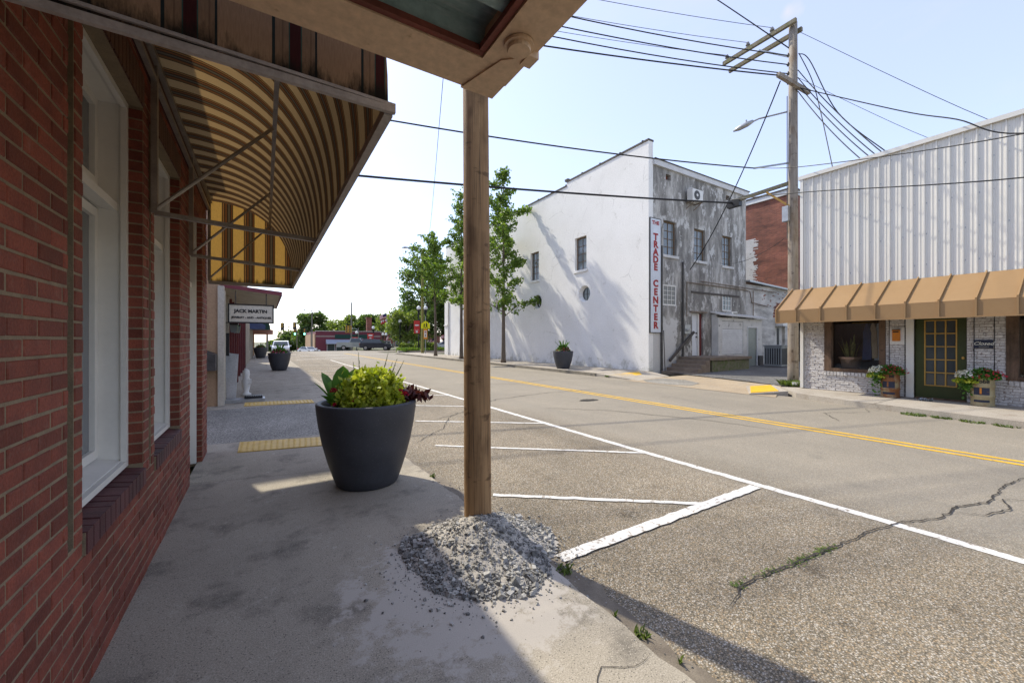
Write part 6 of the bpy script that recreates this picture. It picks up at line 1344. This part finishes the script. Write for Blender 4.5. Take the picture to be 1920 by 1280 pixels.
# ------------------------------------------------------------------ vehicles
M_tyre = pm('tyre_rubber', (.02, .02, .02), (.015, .015, .015), 5, rough=.8); M_rim = pm('wheel_rim', (.4, .4, .41), (.3, .3, .31), 5, rough=.3, metal=.7); M_tail = pm('tail_lamp', (.45, .02, .02), (.35, .02, .02), 5, rough=.3); M_head = glassmat('head_lamp', (.7, .72, .75), .1)
def vehicle(name, loc, rz, lab, paint, kind, cat):
    t = thing(name, loc, lab, cat); t.rotation_euler.z = rz; off = Vector(loc)
    def B(m, nm, mat, par=None, sm=False): return m.build(nm, mat, par or t, sm, local=True)
    W = .93
    if kind == 'suv': L = 2.3; low = [(-2.3, .35), (2.25, .35), (2.3, .75), (2.15, .95), (1.1, 1.08), (-2.2, 1.1), (-2.32, .8)]; cab = [(1.15, 1.05), (.45, 1.62), (-1.7, 1.68), (-2.25, 1.08)]
    elif kind == 'pickup': L = 2.8; low = [(-2.8, .45), (2.7, .45), (2.8, .85), (2.65, 1.08), (1.3, 1.2), (-2.8, 1.18)]; cab = [(1.35, 1.16), (.65, 1.82), (-.75, 1.84), (-.95, 1.16)]
    else: L = 2.25; low = [(-2.2, .3), (2.2, .3), (2.3, .6), (2.1, .78), (1.0, .92), (-1.9, .98), (-2.25, .8)]; cab = [(1.1, .9), (.2, 1.4), (-1.1, 1.42), (-1.9, .96)]
    m = MB(); m.prism([(x, -W, z) for x, z in low], (0, 2*W, 0)); B(m, 'body', paint)
    ci = .12; m = MB(); n = len(cab); lo = [(cab[0][0], cab[0][1]), (cab[-1][0], cab[-1][1])]
    A_ = [Vector((x, -W+.02+(ci if 0 < i < n-1 else 0), z)) for i, (x, z) in enumerate(cab)]; B_ = [Vector((p.x, -p.y, p.z)) for p in A_]
    m.poly(A_); m.poly(B_[::-1])
    for i in range(n-1): m.quad(A_[i], B_[i], B_[i+1], A_[i+1])
    cb = B(m, 'cabin', paint)
    m = MB(); cen = sum(A_, Vector())/n
    for P_, s_ in ((A_, -1), (B_, 1)):
        q = [p+(sum(P_, Vector())/n-p)*.16+Vector((0, s_*.012, 0)) for p in P_]; m.poly(q if s_ < 0 else q[::-1])
    B(m, 'side_window', M_dglass, cb)
    m = MB()
    for i, j, nx in ((0, 1, 1), (n-2, n-1, -1)):
        c0 = (A_[i]+B_[i]+A_[j]+B_[j])/4; q = [p+(c0-p)*.14+Vector((nx*.015, 0, .015)) for p in (A_[i], B_[i], B_[j], A_[j])]; m.quad(*q)
    B(m, 'windscreen', M_dglass, cb)
    for sx_ in (-L*.62, L*.64):
        for sy_ in (-1, 1):
            m = MB(); r_ = .36; m.tube([(sx_, sy_*(W-.2), r_), (sx_, sy_*(W+.02), r_)], r_, 20); wh = B(m, 'wheel', M_tyre); m = MB(); m.tube([(sx_, sy_*(W+.0), r_), (sx_, sy_*(W+.03), r_)], r_*.6, 14); B(m, 'rim', M_rim, wh)
    for sy_ in (-1, 1):
        m = MB(); m.box(-L-.03, -L+.08, sy_*.78-.14, sy_*.78+.14, .8, 1.05); B(m, 'tail_lamp', M_tail); m = MB(); m.box(L-.12, L+.02, sy_*.7-.18, sy_*.7+.18, .66, .82); B(m, 'headlight', M_head)
        m = MB(); m.box(L*.38, L*.46, sy_*(W+.1)-.1, sy_*(W+.1)+.1, 1.0, 1.15); B(m, 'wing_mirror', paint)
    m = MB(); m.box(-L-.06, -L+.02, -.85, .85, .42, .6); m.box(L-.02, L+.06, -.85, .85, .38, .58); B(m, 'bumper', M_dsteel)
    m = MB(); m.box(L-.0, L+.03, -.45, .45, .62, .82); B(m, 'grille', M_blk)
    if kind == 'pickup': m = MB(); m.box(-2.7, -1.0, -.8, .8, 1.181, 1.19); B(m, 'bed', M_blk)
    return t
P_w = pm('white_car_paint', (.75, .76, .78), (.7, .71, .73), 2, rough=.25, bp=0, coat=1); P_d = pm('dark_car_paint', (.03, .035, .045), (.025, .03, .04), 2, rough=.25, bp=0, coat=1); P_s = pm('silver_green_paint', (.30, .32, .30), (.26, .28, .26), 2, rough=.3, bp=0, coat=1)
c = at(527, 50); vehicle('parked_car', (c.x, c.y, -.25), R(-93), 'white car facing the camera behind the second planter', P_w, 'suv', 'car')
c = at(669, 63); vehicle('pickup_truck', (c.x, c.y, -.02), R(-24), 'silver green pickup truck parked at the far crossing', P_s, 'pickup', 'truck')
c = at(707, 60); vehicle('parked_car', (c.x, c.y, .0), R(-28), 'dark parked car right of the pickup truck', P_d, 'suv', 'car')
c = at(835, 57); vehicle('parked_car', (c.x, c.y, -.02), R(150), 'silver car half hidden by the white building corner', P_w, 'sedan', 'car')
c = at(579, 80); vehicle('parked_car', (c.x, c.y, zt(c.y)), R(-60), 'pale car beyond the crest beside the storefront', P_w, 'sedan', 'car')
